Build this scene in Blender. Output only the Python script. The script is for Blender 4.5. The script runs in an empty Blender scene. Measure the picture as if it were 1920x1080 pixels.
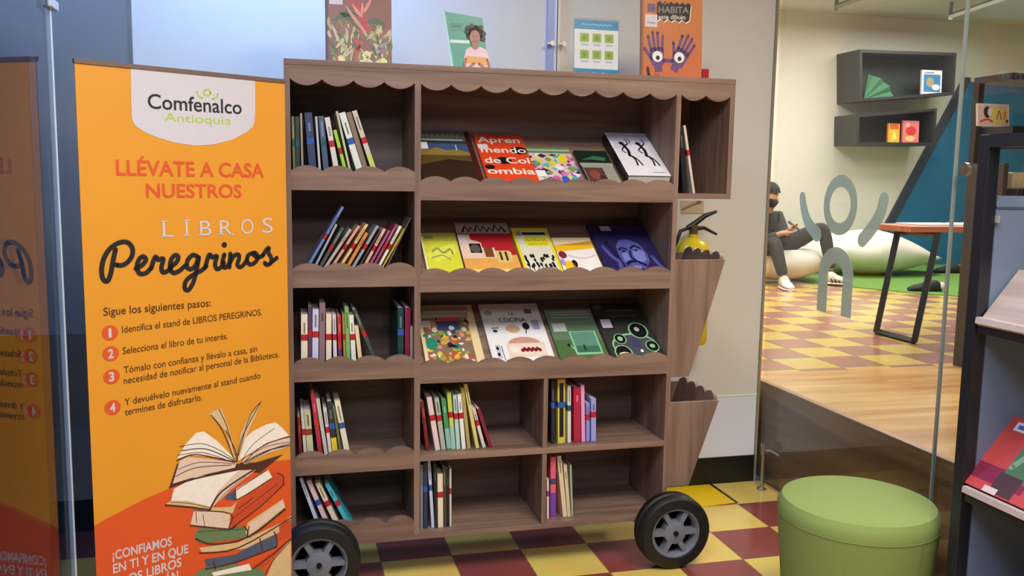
import bpy, math, random
from mathutils import Vector, Matrix
random.seed(7)
S = bpy.context.scene
COL = S.collection
PI = math.pi

# ------------------------------------------------------------------ camera
F_PX, PITCH, ROLL, YAW, HC = 1662.8174, 0.1206, 0.0154, 0.2503, 1.5
fw = Vector((math.sin(YAW)*math.cos(PITCH), math.cos(YAW)*math.cos(PITCH), -math.sin(PITCH)))
r0 = Vector((math.cos(YAW), -math.sin(YAW), 0.0)); u0 = r0.cross(fw)
rt = math.cos(ROLL)*r0 + math.sin(ROLL)*u0
up = -math.sin(ROLL)*r0 + math.cos(ROLL)*u0
EYE = Vector((0, 0, HC))
cd = bpy.data.cameras.new('camera'); cam = bpy.data.objects.new('camera', cd); COL.objects.link(cam)
cd.sensor_width = 36.0; cd.lens = F_PX/1920*36.0; cd.clip_start = 0.02; cd.clip_end = 100
m = Matrix((rt, up, -fw)).transposed().to_4x4(); m.translation = EYE
cam.matrix_world = m
S.camera = cam

# ------------------------------------------------------------------ world, lights, exposure
S.view_settings.view_transform = 'Standard'; S.view_settings.look = 'None'
S.view_settings.exposure = 0.0; S.view_settings.gamma = 1.0; S.view_settings.use_curve_mapping = False
w = bpy.data.worlds.new('world'); S.world = w; w.use_nodes = True
w.node_tree.nodes['Background'].inputs[0].default_value = (0.22, 0.34, 0.62, 1)
w.node_tree.nodes['Background'].inputs[1].default_value = 0.13

def area(name, loc, size, energy, color, sy=None, rot=(0, 0, 0)):
    l = bpy.data.lights.new(name, 'AREA'); l.energy = energy; l.color = color; l.size = size
    if sy: l.shape = 'RECTANGLE'; l.size_y = sy
    o = bpy.data.objects.new(name, l); COL.objects.link(o); o.location = loc; o.rotation_euler = rot
    return o
area('ceiling_panel_cool', (-0.05, 0.9, 2.95), 1.0, 60, (0.72, 0.83, 1.0), 1.0)
area('added_blue_wall_wash', (-0.1, 3.5, 2.95), 1.0, 34, (0.24, 0.46, 1.0), 0.35)  # added blue wash to tint the left wall, not a known fixture
area('ceiling_panel_warm', (1.55, 1.2, 2.95), 1.0, 80, (1.0, 0.88, 0.70), 1.0)
area('added_front_fill', (0.5, -1.2, 2.95), 1.2, 62, (0.97, 0.92, 1.0), 1.0)  # added fill light from behind the camera, not a known fixture
area('reading_room_light', (4.6, 6.3, 3.4), 2.2, 120, (1.0, 0.94, 0.87), 1.6)
area('reading_room_light', (4.0, 4.2, 3.4), 1.2, 70, (1.0, 0.93, 0.84), 1.0)  # extra light added to brighten the wood strip at the platform front
area('reading_room_light', (7.0, 8.1, 3.4), 1.8, 75, (1.0, 0.94, 0.88), 1.2)
area('reading_room_light', (4.3, 8.6, 3.4), 1.5, 55, (1.0, 0.94, 0.88), 1.0)

# ------------------------------------------------------------------ unprojection helpers (pixel -> real place on a known plane)
def ray(px, py): return fw*F_PX + rt*(px-960) - up*(py-540)
def at(axis, val, px, py):
    d = ray(px, py); t = (val-EYE[axis])/d[axis]; return EYE + d*t
def ax(px, py, X): return at(0, X, px, py)
def ay(px, py, Y): return at(1, Y, px, py)
def az(px, py, Z): return at(2, Z, px, py)
def apl(px, py, p0, n):
    d = ray(px, py); t = (p0-EYE).dot(n)/d.dot(n); return EYE + d*t

# ------------------------------------------------------------------ materials
def lin(c):
    c = c/255.0
    return c/12.92 if c <= 0.04045 else ((c+0.055)/1.055)**2.4
def rgb(c, k=1.0): return tuple(min(0.92, lin(x)*k) for x in c) + (1.0,)
MATS = {}
def new_mat(name):
    mt = bpy.data.materials.new(name); mt.use_nodes = True
    nt = mt.node_tree; b = nt.nodes['Principled BSDF']
    return mt, nt, b
def N(nt, t, **kw):
    n = nt.nodes.new(t)
    for k, v in kw.items(): setattr(n, k, v)
    return n
def mat(c, rough=0.55, metal=0.0, var=0.10, scale=40.0, k=1.0, bump=0.0, coat=0.0):
    key = (tuple(c), rough, metal, var, scale, k, bump, coat)
    if key in MATS: return MATS[key]
    mt, nt, b = new_mat('paint_%d_%d_%d' % tuple(int(x) for x in c))
    base = rgb(c, k)
    tc = N(nt, 'ShaderNodeTexCoord'); nz = N(nt, 'ShaderNodeTexNoise'); nz.inputs['Scale'].default_value = scale
    nz.inputs['Detail'].default_value = 3
    nt.links.new(tc.outputs['Object'], nz.inputs['Vector'])
    mx = N(nt, 'ShaderNodeMix', data_type='RGBA')
    mx.inputs[6].default_value = tuple(x*(1-var) for x in base[:3]) + (1,)
    mx.inputs[7].default_value = tuple(min(.95, x*(1+var)) for x in base[:3]) + (1,)
    nt.links.new(nz.outputs[0], mx.inputs[0]); nt.links.new(mx.outputs[2], b.inputs['Base Color'])
    b.inputs['Roughness'].default_value = rough; b.inputs['Metallic'].default_value = metal
    if coat: b.inputs['Coat Weight'].default_value = coat
    if bump:
        bp = N(nt, 'ShaderNodeBump'); bp.inputs['Strength'].default_value = bump; bp.inputs['Distance'].default_value = 0.004
        nt.links.new(nz.outputs[0], bp.inputs['Height']); nt.links.new(bp.outputs[0], b.inputs['Normal'])
    MATS[key] = mt; return mt
def wood(name, c1, c2, axis=0, rough=0.5, stretch=26.0, scale=1.6):
    mt, nt, b = new_mat(name)
    tc = N(nt, 'ShaderNodeTexCoord'); mp = N(nt, 'ShaderNodeMapping')
    sc = [stretch]*3; sc[axis] = scale
    mp.inputs['Scale'].default_value = sc
    nz = N(nt, 'ShaderNodeTexNoise'); nz.inputs['Scale'].default_value = 1.0; nz.inputs['Detail'].default_value = 6
    nz.inputs['Distortion'].default_value = 0.6
    cr = N(nt, 'ShaderNodeValToRGB')
    cr.color_ramp.elements[0].position = .33; cr.color_ramp.elements[1].position = .68
    cr.color_ramp.elements[0].color = rgb(c1); cr.color_ramp.elements[1].color = rgb(c2)
    nt.links.new(tc.outputs['Object'], mp.inputs[0]); nt.links.new(mp.outputs[0], nz.inputs['Vector'])
    nt.links.new(nz.outputs[0], cr.inputs[0]); nt.links.new(cr.outputs[0], b.inputs['Base Color'])
    b.inputs['Roughness'].default_value = rough
    bp = N(nt, 'ShaderNodeBump'); bp.inputs['Strength'].default_value = .08; bp.inputs['Distance'].default_value = .002
    nt.links.new(nz.outputs[0], bp.inputs['Height']); nt.links.new(bp.outputs[0], b.inputs['Normal'])
    return mt
def tile_mat(name, ox, oy, s, even, odd, rough=0.16):
    mt, nt, b = new_mat(name)
    g = N(nt, 'ShaderNodeNewGeometry')
    sub = N(nt, 'ShaderNodeVectorMath', operation='SUBTRACT'); sub.inputs[1].default_value = (ox, oy, 0)
    sc = N(nt, 'ShaderNodeVectorMath', operation='SCALE'); sc.inputs['Scale'].default_value = 1.0/s
    ml = N(nt, 'ShaderNodeVectorMath', operation='MULTIPLY'); ml.inputs[1].default_value = (1, 1, 0)
    ad = N(nt, 'ShaderNodeVectorMath', operation='ADD'); ad.inputs[1].default_value = (0, 0, 0.5)
    ck = N(nt, 'ShaderNodeTexChecker'); ck.inputs['Scale'].default_value = 1.0
    ck.inputs['Color1'].default_value = rgb(odd); ck.inputs['Color2'].default_value = rgb(even)
    L = nt.links.new
    L(g.outputs['Position'], sub.inputs[0]); L(sub.outputs[0], sc.inputs[0]); L(sc.outputs[0], ml.inputs[0])
    L(ml.outputs[0], ad.inputs[0]); L(ad.outputs[0], ck.inputs['Vector'])
    # grout lines
    fr = N(nt, 'ShaderNodeVectorMath', operation='FRACTION'); L(ml.outputs[0], fr.inputs[0])
    s5 = N(nt, 'ShaderNodeVectorMath', operation='SUBTRACT'); s5.inputs[1].default_value = (.5, .5, .5); L(fr.outputs[0], s5.inputs[0])
    ab = N(nt, 'ShaderNodeVectorMath', operation='ABSOLUTE'); L(s5.outputs[0], ab.inputs[0])
    sp = N(nt, 'ShaderNodeSeparateXYZ'); L(ab.outputs[0], sp.inputs[0])
    mxm = N(nt, 'ShaderNodeMath', operation='MAXIMUM'); L(sp.outputs[0], mxm.inputs[0]); L(sp.outputs[1], mxm.inputs[1])
    gt = N(nt, 'ShaderNodeMath', operation='GREATER_THAN'); gt.inputs[1].default_value = .493; L(mxm.outputs[0], gt.inputs[0])
    nz = N(nt, 'ShaderNodeTexNoise'); nz.inputs['Scale'].default_value = 5; nz.inputs['Detail'].default_value = 4; L(g.outputs['Position'], nz.inputs['Vector'])
    hs = N(nt, 'ShaderNodeMix', data_type='RGBA', blend_type='MULTIPLY'); hs.inputs[0].default_value = .35
    L(ck.outputs[0], hs.inputs[6]); L(nz.outputs[1], hs.inputs[7])
    mg = N(nt, 'ShaderNodeMix', data_type='RGBA'); mg.inputs[7].default_value = rgb((120, 100, 70))
    L(gt.outputs[0], mg.inputs[0]); L(hs.outputs[2], mg.inputs[6]); L(mg.outputs[2], b.inputs['Base Color'])
    b.inputs['Roughness'].default_value = rough
    return mt
def glass_mat(name, tint=(.93, .96, .97), f0=.04, gain=1.0):
    mt = bpy.data.materials.new(name); mt.use_nodes = True; nt = mt.node_tree
    nt.nodes.clear(); L = nt.links.new
    out = N(nt, 'ShaderNodeOutputMaterial'); mix = N(nt, 'ShaderNodeMixShader')
    tr = N(nt, 'ShaderNodeBsdfTransparent'); tr.inputs[0].default_value = tint + (1,)
    gl = N(nt, 'ShaderNodeBsdfGlossy'); gl.inputs['Roughness'].default_value = .004
    lw = N(nt, 'ShaderNodeLayerWeight'); lw.inputs[0].default_value = .5
    p = N(nt, 'ShaderNodeMath', operation='POWER'); p.inputs[1].default_value = 5
    mu = N(nt, 'ShaderNodeMath', operation='MULTIPLY_ADD'); mu.inputs[1].default_value = (1-f0)*gain; mu.inputs[2].default_value = f0*gain
    L(lw.outputs['Facing'], p.inputs[0]); L(p.outputs[0], mu.inputs[0]); L(mu.outputs[0], mix.inputs[0])
    L(tr.outputs[0], mix.inputs[1]); L(gl.outputs[0], mix.inputs[2]); L(mix.outputs[0], out.inputs[0])
    return mt

WOODX = wood('taupe_wood_horizontal', (112, 88, 78), (146, 119, 104), 0)
WOODZ = wood('taupe_wood_vertical', (112, 88, 78), (146, 119, 104), 2)
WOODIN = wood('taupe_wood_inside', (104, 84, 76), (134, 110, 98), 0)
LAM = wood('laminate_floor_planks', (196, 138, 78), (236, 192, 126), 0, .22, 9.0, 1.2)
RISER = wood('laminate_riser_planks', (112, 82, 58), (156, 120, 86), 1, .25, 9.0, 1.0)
RACKW = wood('pale_grey_board', (150, 136, 134), (172, 158, 154), 1, .5)
ORANGEW = wood('orange_table_wood', (176, 92, 58), (206, 124, 84), 0, .4)
FLOOR = tile_mat('checker_tile_floor', 0.3425, 3.3589, 0.2842, (150, 74, 70), (246, 216, 112))
FLOOR2 = tile_mat('checker_tile_platform', 2.69, 4.22, 0.2842, (236, 204, 110), (190, 132, 114), .2)  # reflection of the white wall mixed into the paler, pinkish maroon
GLASS = glass_mat('clear_glass')
GLASSL = glass_mat('grey_tinted_glass', (.70, .76, .84), .05, .64)
ACRYL = glass_mat('clear_acrylic', (.97, .98, .98))
WALL = mat((222, 220, 212), .42, 0, .03, 3)
WALLF = mat((226, 220, 206), .7, 0, .03, 3)
BLACK = mat((22, 22, 24), .4)
STEEL = mat((176, 176, 178), .28, .9)
DARKFR = mat((36, 38, 48), .4)
PAPER = mat((232, 228, 218), .7, 0, .04)

# ------------------------------------------------------------------ mesh helper
class MB:
    def __init__(s): s.v = []; s.f = []; s.mi = []; s.cur = 0
    def add(s, vs, fs, mi=None):
        o = len(s.v); s.v += [tuple(p) for p in vs]
        for f in fs: s.f.append(tuple(o+i for i in f)); s.mi.append(s.cur if mi is None else mi)
    def box(s, x0, x1, y0, y1, z0, z1, mi=None):
        s.add([(x0,y0,z0),(x1,y0,z0),(x1,y1,z0),(x0,y1,z0),(x0,y0,z1),(x1,y0,z1),(x1,y1,z1),(x0,y1,z1)],
              [(0,3,2,1),(4,5,6,7),(0,1,5,4),(1,2,6,5),(2,3,7,6),(3,0,4,7)], mi); return s
    def prism(s, poly, e, plane='xz', a=0.0, mi=None):
        """polygon in a plane, extruded from a to a+e along the third axis"""
        def P(p, t):
            return {'xz': (p[0], t, p[1]), 'yz': (t, p[0], p[1]), 'xy': (p[0], p[1], t)}[plane]
        n = len(poly)
        s.add([P(p, a) for p in poly]+[P(p, a+e) for p in poly],
              [tuple(range(n)), tuple(range(2*n-1, n-1, -1))]+[(i, i+n, (i+1) % n+n, (i+1) % n) for i in range(n)], mi); return s
    def tube(s, pts, r, seg=10, mi=None, cap=True):
        pts = [Vector(p) for p in pts]; n = len(pts); rr = r if isinstance(r, (list, tuple)) else [r]*n
        rings = []; ref = None
        for i, p in enumerate(pts):
            t = (pts[min(i+1, n-1)]-pts[max(i-1, 0)]).normalized()
            if ref is None: ref = Vector((0, 0, 1)) if abs(t.z) < .9 else Vector((1, 0, 0))
            a = (ref-t*ref.dot(t)).normalized(); b = t.cross(a); ref = a
            rings.append([p+(a*math.cos(k*2*PI/seg)+b*math.sin(k*2*PI/seg))*rr[i] for k in range(seg)])
        vs = [q for g in rings for q in g]; fs = []
        for i in range(n-1):
            for k in range(seg):
                fs.append((i*seg+k, i*seg+(k+1) % seg, (i+1)*seg+(k+1) % seg, (i+1)*seg+k))
        if cap: fs.append(tuple(range(seg-1, -1, -1))); fs.append(tuple((n-1)*seg+k for k in range(seg)))
        s.add(vs, fs, mi); return s
    def lathe(s, prof, seg=32, axis='z', c=(0, 0, 0), mi=None, sx=1, sy=1, cap=True):
        vs = []; fs = []; n = len(prof)
        for i, (r, h) in enumerate(prof):
            for k in range(seg):
                a = k*2*PI/seg; x, y = r*math.cos(a)*sx, r*math.sin(a)*sy
                p = (x, y, h) if axis == 'z' else ((x, h, y) if axis == 'y' else (h, x, y))
                vs.append((p[0]+c[0], p[1]+c[1], p[2]+c[2]))
        for i in range(n-1):
            for k in range(seg):
                fs.append((i*seg+k, i*seg+(k+1) % seg, (i+1)*seg+(k+1) % seg, (i+1)*seg+k))
        if cap and prof[0][0] > 1e-6: fs.append(tuple(range(seg-1, -1, -1)))
        if cap and prof[-1][0] > 1e-6: fs.append(tuple((n-1)*seg+k for k in range(seg)))
        s.add(vs, fs, mi); return s
    def ball(s, c, rx, ry, rz, seg=18, rings=12, mi=None):
        prof = [(max(1e-4, math.sin(PI*i/rings)), -math.cos(PI*i/rings)) for i in range(rings+1)]
        vs = []; fs = []
        for r, h in prof:
            for k in range(seg):
                a = k*2*PI/seg; vs.append((c[0]+rx*r*math.cos(a), c[1]+ry*r*math.sin(a), c[2]+rz*h))
        for i in range(rings):
            for k in range(seg): fs.append((i*seg+k, i*seg+(k+1) % seg, (i+1)*seg+(k+1) % seg, (i+1)*seg+k))
        s.add(vs, fs, mi); return s
    def mesh(s, name, mats, smooth=False):
        me = bpy.data.meshes.new(name); me.from_pydata(s.v, [], s.f)
        if not isinstance(mats, (list, tuple)): mats = [mats]
        for mt in mats: me.materials.append(mt)
        for p, i in zip(me.polygons, s.mi): p.material_index = min(i, len(mats)-1); p.use_smooth = smooth
        me.update()
        import bmesh
        bm = bmesh.new(); bm.from_mesh(me); bmesh.ops.recalc_face_normals(bm, faces=bm.faces); bm.to_mesh(me); bm.free()
        return me
    def build(s, name, mats, parent=None, smooth=False, bevel=0.0, label=None, auto=None):
        o = bpy.data.objects.new(name, s.mesh(name, mats, smooth)); COL.objects.link(o)
        if parent is not None: o.parent = parent
        if bevel:
            b = o.modifiers.new('bevel', 'BEVEL'); b.width = bevel; b.segments = 2; b.limit_method = 'ANGLE'
        if smooth:
            try:
                o.data.set_sharp_from_angle(angle=math.radians(auto or 40))
            except Exception: pass
        if label: o['label'] = label
        return o
def tag(o, label, cat, group=None):
    o['label'] = label; o['category'] = cat
    if group: o['group'] = group
    return o
def thing(name, label, cat, loc=(0, 0, 0), rot=(0, 0, 0), group=None):
    o = bpy.data.objects.new(name, None); COL.objects.link(o); o.empty_display_size = .05
    o.location = loc; o.rotation_euler = rot
    return tag(o, label, cat, group)
def struct(o): o['kind'] = 'structure'; return o

# ------------------------------------------------------------------ lettering and flat print helpers (2-D, mapped onto a sheet)
TXT = {}
def text2d(s, bold=0.0):
    key = (s, bold)
    if key in TXT: return TXT[key]
    c = bpy.data.curves.new('t', 'FONT'); c.body = s; c.size = 1.0; c.offset = bold; c.resolution_u = 4
    o = bpy.data.objects.new('t', c); COL.objects.link(o)
    dg = bpy.context.evaluated_depsgraph_get(); dg.update()
    ev = o.evaluated_get(dg); me = ev.to_mesh()
    vs = [(v.co.x, v.co.y) for v in me.vertices]; fs = [tuple(p.vertices) for p in me.polygons]
    ev.to_mesh_clear(); bpy.data.objects.remove(o); bpy.data.curves.remove(c)
    xs = [v[0] for v in vs]; x0, x1 = min(xs), max(xs)
    TXT[key] = ([((x-x0)/(x1-x0), y/0.73) for x, y in vs], fs)     # x: 0..1, y: 1 = cap height
    return TXT[key]
class Sheet:
    """flat print: polygons in sheet coordinates (u,v), placed by fn(u,v,layer) -> local xyz"""
    def __init__(s, fn): s.fn = fn; s.b = MB(); s.mats = []
    def mi(s, mt):
        if mt not in s.mats: s.mats.append(mt)
        return s.mats.index(mt)
    def poly(s, pts, mt, layer=1):
        from mathutils.geometry import tessellate_polygon
        n = len(pts)
        tri = tessellate_polygon([[Vector((p[0], p[1], 0)) for p in pts]])
        s.b.add([s.fn(p[0], p[1], layer) for p in pts], tri, s.mi(mt))
    def rect(s, u0, v0, u1, v1, mt, layer=1): s.poly([(u0, v0), (u1, v0), (u1, v1), (u0, v1)], mt, layer)
    def disc(s, u, v, ru, rv, mt, layer=1, n=24): s.poly([(u+ru*math.cos(a*2*PI/n), v+rv*math.sin(a*2*PI/n)) for a in range(n)], mt, layer)
    def text(s, st, p0, p1, cap, mt, layer=2, bold=0.0, up=None):
        """text between baseline ends p0,p1, cap height cap"""
        vs, fs = text2d(st, bold)
        dx, dy = p1[0]-p0[0], p1[1]-p0[1]; l = math.hypot(dx, dy); ux, uy = (up or (-dy/l, dx/l))
        s.b.add([s.fn(p0[0]+dx*x+ux*cap*y, p0[1]+dy*x+uy*cap*y, layer) for x, y in vs], fs, s.mi(mt))
    def stroke(s, pts, wd, mt, layer=2, smooth=4, taper=False):
        P = [Vector(p) for p in pts]
        if smooth > 1 and len(P) > 2:
            Q = []
            for i in range(len(P)-1):
                a, b, c, d = P[max(i-1, 0)], P[i], P[i+1], P[min(i+2, len(P)-1)]
                for k in range(smooth):
                    t = k/smooth
                    Q.append(.5*((2*b)+(c-a)*t+(2*a-5*b+4*c-d)*t*t+(3*b-a-3*c+d)*t**3))
            Q.append(P[-1]); P = Q
        mi = s.mi(mt); n = len(P); vs = []; fs = []
        for i, p in enumerate(P):
            t = (P[min(i+1, n-1)]-P[max(i-1, 0)]);  t = t.normalized() if t.length > 1e-9 else Vector((1, 0))
            nn = Vector((-t.y, t.x))*wd*.5
            if taper: nn *= max(.15, math.sin(PI*(i+.5)/n))
            vs += [s.fn(p.x+nn.x, p.y+nn.y, layer), s.fn(p.x-nn.x, p.y-nn.y, layer)]
        for i in range(n-1): fs.append((2*i, 2*i+1, 2*i+3, 2*i+2))
        s.b.add(vs, fs, mi)
        if not taper:
            for p in (P[0], P[-1]): s.disc(p.x, p.y, wd*.5, wd*.5, mt, layer, 10)
    def build(s, name, parent, label=None): return s.b.build(name, s.mats, parent, label=label)

# ================================================================== THE SETTING
YW = 3.93; GX = 2.30; LX = -0.588; PZ = 0.50; YF = 9.7; RXW = 2.35
CEIL = 3.05
fl = MB().box(LX, RXW, -3.0, YW, -.05, 0).build('floor', FLOOR); struct(fl)
gr = MB().box(-9, LX, -3, 9, -.05, 0).build('floor_outside', mat((40, 40, 44), .8)); struct(gr)
# back wall with the white lower panel, runs from the left glass to its free right end
struct(MB().box(LX, 2.285, YW, YW+.10, .449, CEIL).build('wall_back', WALL))
struct(MB().box(LX, 2.285, YW, YW+.10, .135, .449).build('wall_back_lower', mat((228, 232, 244), .35, 0, .03, 3)))
struct(MB().box(LX, 2.288, YW-.006, YW+.09, 0, .137).build('baseboard_back', mat((20, 20, 22), .35)))
struct(MB().box(1.2, 2.286, YW-.003, YW, .446, .452).build('trim_1', mat((245, 245, 245), .4)))
tr = MB().box(1.146, 1.176, YW-.02, YW, .14, CEIL, 0).box(1.176, 1.186, YW-.026, YW, .14, CEIL, 1).box(1.193, 1.203, YW-.022, YW, .14, CEIL, 2)
struct(tr.build('trim_2', [mat((166, 168, 200), .3), mat((214, 220, 240), .3), mat((238, 234, 220), .3)]))
for k, x in enumerate((1.158, 1.212)):
    o = MB().lathe([(.011, 0), (.011, .02), (.006, .022), (.006, .04)], 16, 'y', (x, YW-.06, 2.108)).box(x-.02, x+.004, YW-.052, YW-.044, 2.104, 2.112).build('wall_bolt', STEEL, smooth=True)
    tag(o, ['small steel bolt left of the pale wall joint above the cart', 'small steel bolt right of the pale wall joint above the cart'][k], 'bolt')
struct(MB().box(LX-.006, GX, -3.0, YW, CEIL, CEIL+.1).build('ceiling', mat((225, 225, 222), .8)))
# left glass: two panes meeting at a pale joint
struct(MB().box(LX-.01, LX, -1.5, 2.603, .0, CEIL).build('window_1', GLASSL))
struct(MB().box(LX-.01, LX, 2.620, YW, .0, CEIL).build('window_2', GLASSL))
struct(MB().box(LX-.011, LX+.001, 2.606, 2.617, .0, CEIL).build('trim_3', mat((224, 234, 250), .15, coat=.5)))
# right glass partition
struct(MB().box(GX, GX+.01, 2.695, 3.90, .02, CEIL).build('window_3', GLASS))
struct(MB().box(GX, GX+.01, -1.0, 2.685, .02, CEIL).build('window_4', GLASS))
struct(MB().box(GX-.001, GX+.011, 2.686, 2.694, .02, CEIL).build('trim_4', mat((150, 156, 150), .3)))
struct(MB().box(2.286, 2.296, YW-.012, YW+.1, .0, CEIL).build('trim_5', mat((150, 140, 118), .5)))
# reading room
struct(MB().box(RXW+.03, 11, -3, 4.17, PZ-.06, PZ).build('floor_platform_wood', LAM))
struct(MB().box(RXW+.04, 11, 4.17, YF, PZ-.06, PZ).build('floor_platform_tiles', FLOOR2))
struct(MB().box(RXW, RXW+.04, -3, YW+.2, 0, PZ-.004).build('wall_platform_riser', RISER))
struct(MB().box(RXW-.002, RXW+.03, -3, YW+.2, PZ-.004, PZ+.002).build('trim_6', mat((168, 124, 84), .35)))
struct(MB().box(2.2, 11, YF, YF+.1, 0, 3.9).build('wall_far', WALLF))
struct(MB().box(2.2, 2.3, YW+.12, YF, 0, 3.9).build('wall_reading_room_left', WALLF))
struct(MB().box(11, 11.1, -3, YF, 0, 3.9).build('wall_reading_room_right', WALLF))
struct(MB().box(2.3, 11, -3, YF, 3.55, 3.65).build('ceiling_reading_room', mat((206, 202, 194), .8)))
bl = MB().prism([(7.10, PZ), (8.37, 2.83), (11, 2.83), (11, PZ)], .02, 'xz', YF-.02)
struct(bl.build('wall_far_blue', mat((28, 108, 148), .6, 0, .04)))
struct(MB().prism([(7.02, PZ), (7.14, PZ), (8.41, 2.83), (8.41, 2.88), (8.31, 2.88)], .034, 'xz', YF-.034).build('trim_7', mat((52, 62, 76), .5)))
tf = MB().prism([(5.0, YF-.03), (5.12, 8.3), (5.23, 8.05), (5.45, 7.55), (5.76, 7.02), (6.4, 6.5), (7.5, 6.2), (10.9, 6.2), (10.9, YF-.03)], .012, 'xy', PZ)
tag(tf.build('turf_mat', mat((104, 148, 66), .95, 0, .35, 140, 1, .6)), 'bright green artificial turf mat under the white beanbags', 'turf mat')

# ================================================================== BOOK CART
D = 3.143; DEP = .36
XD0, XD1, XB0, XB1, XR = .4427, .4643, 1.432, 1.4513, 1.674
ZT = 1.896; ZB = .1705; T = .0195
ZL = [1.4566, 1.1186, .7847, .4438]; ZS = [1.4259, 1.096, .7605]; ZM = .4686
cart = thing('book_cart', 'tall taupe wood book cart with scalloped canopy and two black front wheels', 'book cart', (0, D, 0))
def scallop(x0, x1, zbase, n, h, up=True):
    """points from x1 back to x0 along a scalloped edge"""
    out = []; wd = (x1-x0)/n
    for i in range(n-1, -1, -1):
        for k in range(0, 13):
            t = 1-k/12.0
            z = zbase + (1 if up else -1)*h*math.sin(PI*t)**.75
            out.append((x0+(i+t)*wd, z))
    res = []
    for p in out:
        if not res or abs(p[0]-res[-1][0])+abs(p[1]-res[-1][1]) > 1e-6: res.append(p)
    return res
def panel(name, x0, x1, z0, z1, y1=DEP): MB().box(x0, x1, 0, y1, z0, z1).build(name, WOODZ, cart, bevel=.0012)
panel('side_panel', 0, T, ZB, ZT-T)
# divider boards are notched at the top behind the valance
def notched(name, x0, x1, z0):
    MB().prism([(0, z0), (DEP-.008, z0), (DEP-.008, ZT-T), (.0165, ZT-T), (.0165, 1.80), (0, 1.80)], x1-x0, 'yz', x0).build(name, WOODZ, cart)
notched('divider_panel', XD0, XD1, ZB+T)
notched('divider_panel', XB0, XB1, ZB+T)
panel('side_panel', XR-T, XR, 1.441, ZT-T)
MB().box(0, XR, -.002, DEP, ZT-T, ZT).build('top_board', WOODX, cart, bevel=.0015)
MB().box(T, XB1, 0, DEP, ZB, ZB+T).build('bottom_board', WOODX, cart, bevel=.0012)
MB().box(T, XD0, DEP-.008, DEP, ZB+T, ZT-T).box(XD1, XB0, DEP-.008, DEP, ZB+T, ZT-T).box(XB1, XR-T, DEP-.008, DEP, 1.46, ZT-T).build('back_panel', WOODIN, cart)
MB().box(XB1, XR-T, 0, DEP, 1.441, 1.441+T).build('cubby_floor', WOODX, cart, bevel=.0012)
# scalloped valance
va = MB()
for x0, x1, n in ((T, XD0, 4), (XD1, XB0, 9), (XB1, XR-T, 2)):
    sc = scallop(x0, x1, 1.832, n, .022, False)
    va.prism([(x0, ZT-T), (x1, ZT-T)] + sc, .016, 'xz', 0.0)
va.box(XD0, XD1, .0, .016, 1.80, ZT-T).box(XB0, XB1, .0, .016, 1.80, ZT-T)
va.build('scalloped_valance', WOODX, cart)
def lip(x0, x1, z0, n, h1=.066, h2=.019):
    sc = scallop(x0, x1, z0+h1, n, h2, True)
    MB().prism([(x0, z0), (x1, z0)] + sc, .016, 'xz', 0.0).build('scalloped_lip', WOODX, cart)
for z in ZL:
    MB().box(T, XD0, .016, DEP-.008, z, z+T).build('shelf_board', WOODX, cart)
    lip(T, XD0, z, 4)
sc = scallop(T, XD0, .244, 4, .021, True)
MB().prism([(T, ZB+T), (XD0, ZB+T)]+sc, .016, 'xz', 0).build('scalloped_lip', WOODX, cart)
RISE = .205; Y0S, Y1S = .022, .345; UP = .022
for z in ZS:
    MB().prism([(.017, z+.004), (.017, z+.022+UP), (Y1S, z+.022+UP+RISE), (DEP-.008, z+.022+UP+RISE), (DEP-.008, z+.004)], XB0-XD1-.002, 'yz', XD1+.001).build('slanted_shelf', WOODX, cart)
    MB().box(XD1, XB0, .0, .016, z, z+.018).build('shelf_edge', WOODX, cart)
    sc = scallop(XD1, XB0, z+.067, 9, .018, True)
    MB().prism([(XD1, z+.018), (XB0, z+.018)]+sc, .016, 'xz', 0).build('scalloped_lip', WOODX, cart)
MB().box(XD1, XB0, 0, DEP-.008, ZM, ZM+.022).build('shelf_board', WOODX, cart, bevel=.0012)
panelx = MB().box(.934, .952, .002, DEP-.008, ZB+T, ZM).box(.934, .952, .002, DEP-.008, ZM+.022, ZS[2]+.003)
panelx.build('divider_panel', WOODZ, cart, bevel=.001)
# tapered side pockets
def pocket(zt, zb, xt, xb):
    pk = MB().prism([(XB1, zb), (xb, zb), (xt, zt), (XB1, zt)], .018, 'xz', 0).build('pocket_front', WOODZ, cart, bevel=.0012)
    MB().prism([(XB1, zb), (xb, zb), (xt, zt), (XB1, zt)], .016, 'xz', DEP-.016).build('pocket_back', WOODZ, cart)
    # slanted outer side with scalloped top, built in its own plane
    dx, dz = xt-xb, zt-zb; L = math.hypot(dx, dz); ux, uz = dx/L, dz/L; nx, nz = uz, -ux
    ed = scallop(.018, DEP-.016, L+.004, 4, .020, True)
    pts = [(.018, 0), (DEP-.016, 0)] + ed
    b = MB(); n = len(pts); vs = []
    for t in (0, -.016):
        for y, q in pts: vs.append((xb+ux*q+nx*t, y, zb+uz*q+nz*t))
    b.add(vs, [tuple(range(n)), tuple(range(2*n-1, n-1, -1))]+[(i, i+n, (i+1) % n+n, (i+1) % n) for i in range(n)])
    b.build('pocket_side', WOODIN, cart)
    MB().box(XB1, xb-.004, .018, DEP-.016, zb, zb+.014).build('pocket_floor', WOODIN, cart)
pocket(1.206, .745, 1.663, 1.528)
pocket(.642, .300, 1.662, 1.545)
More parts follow.
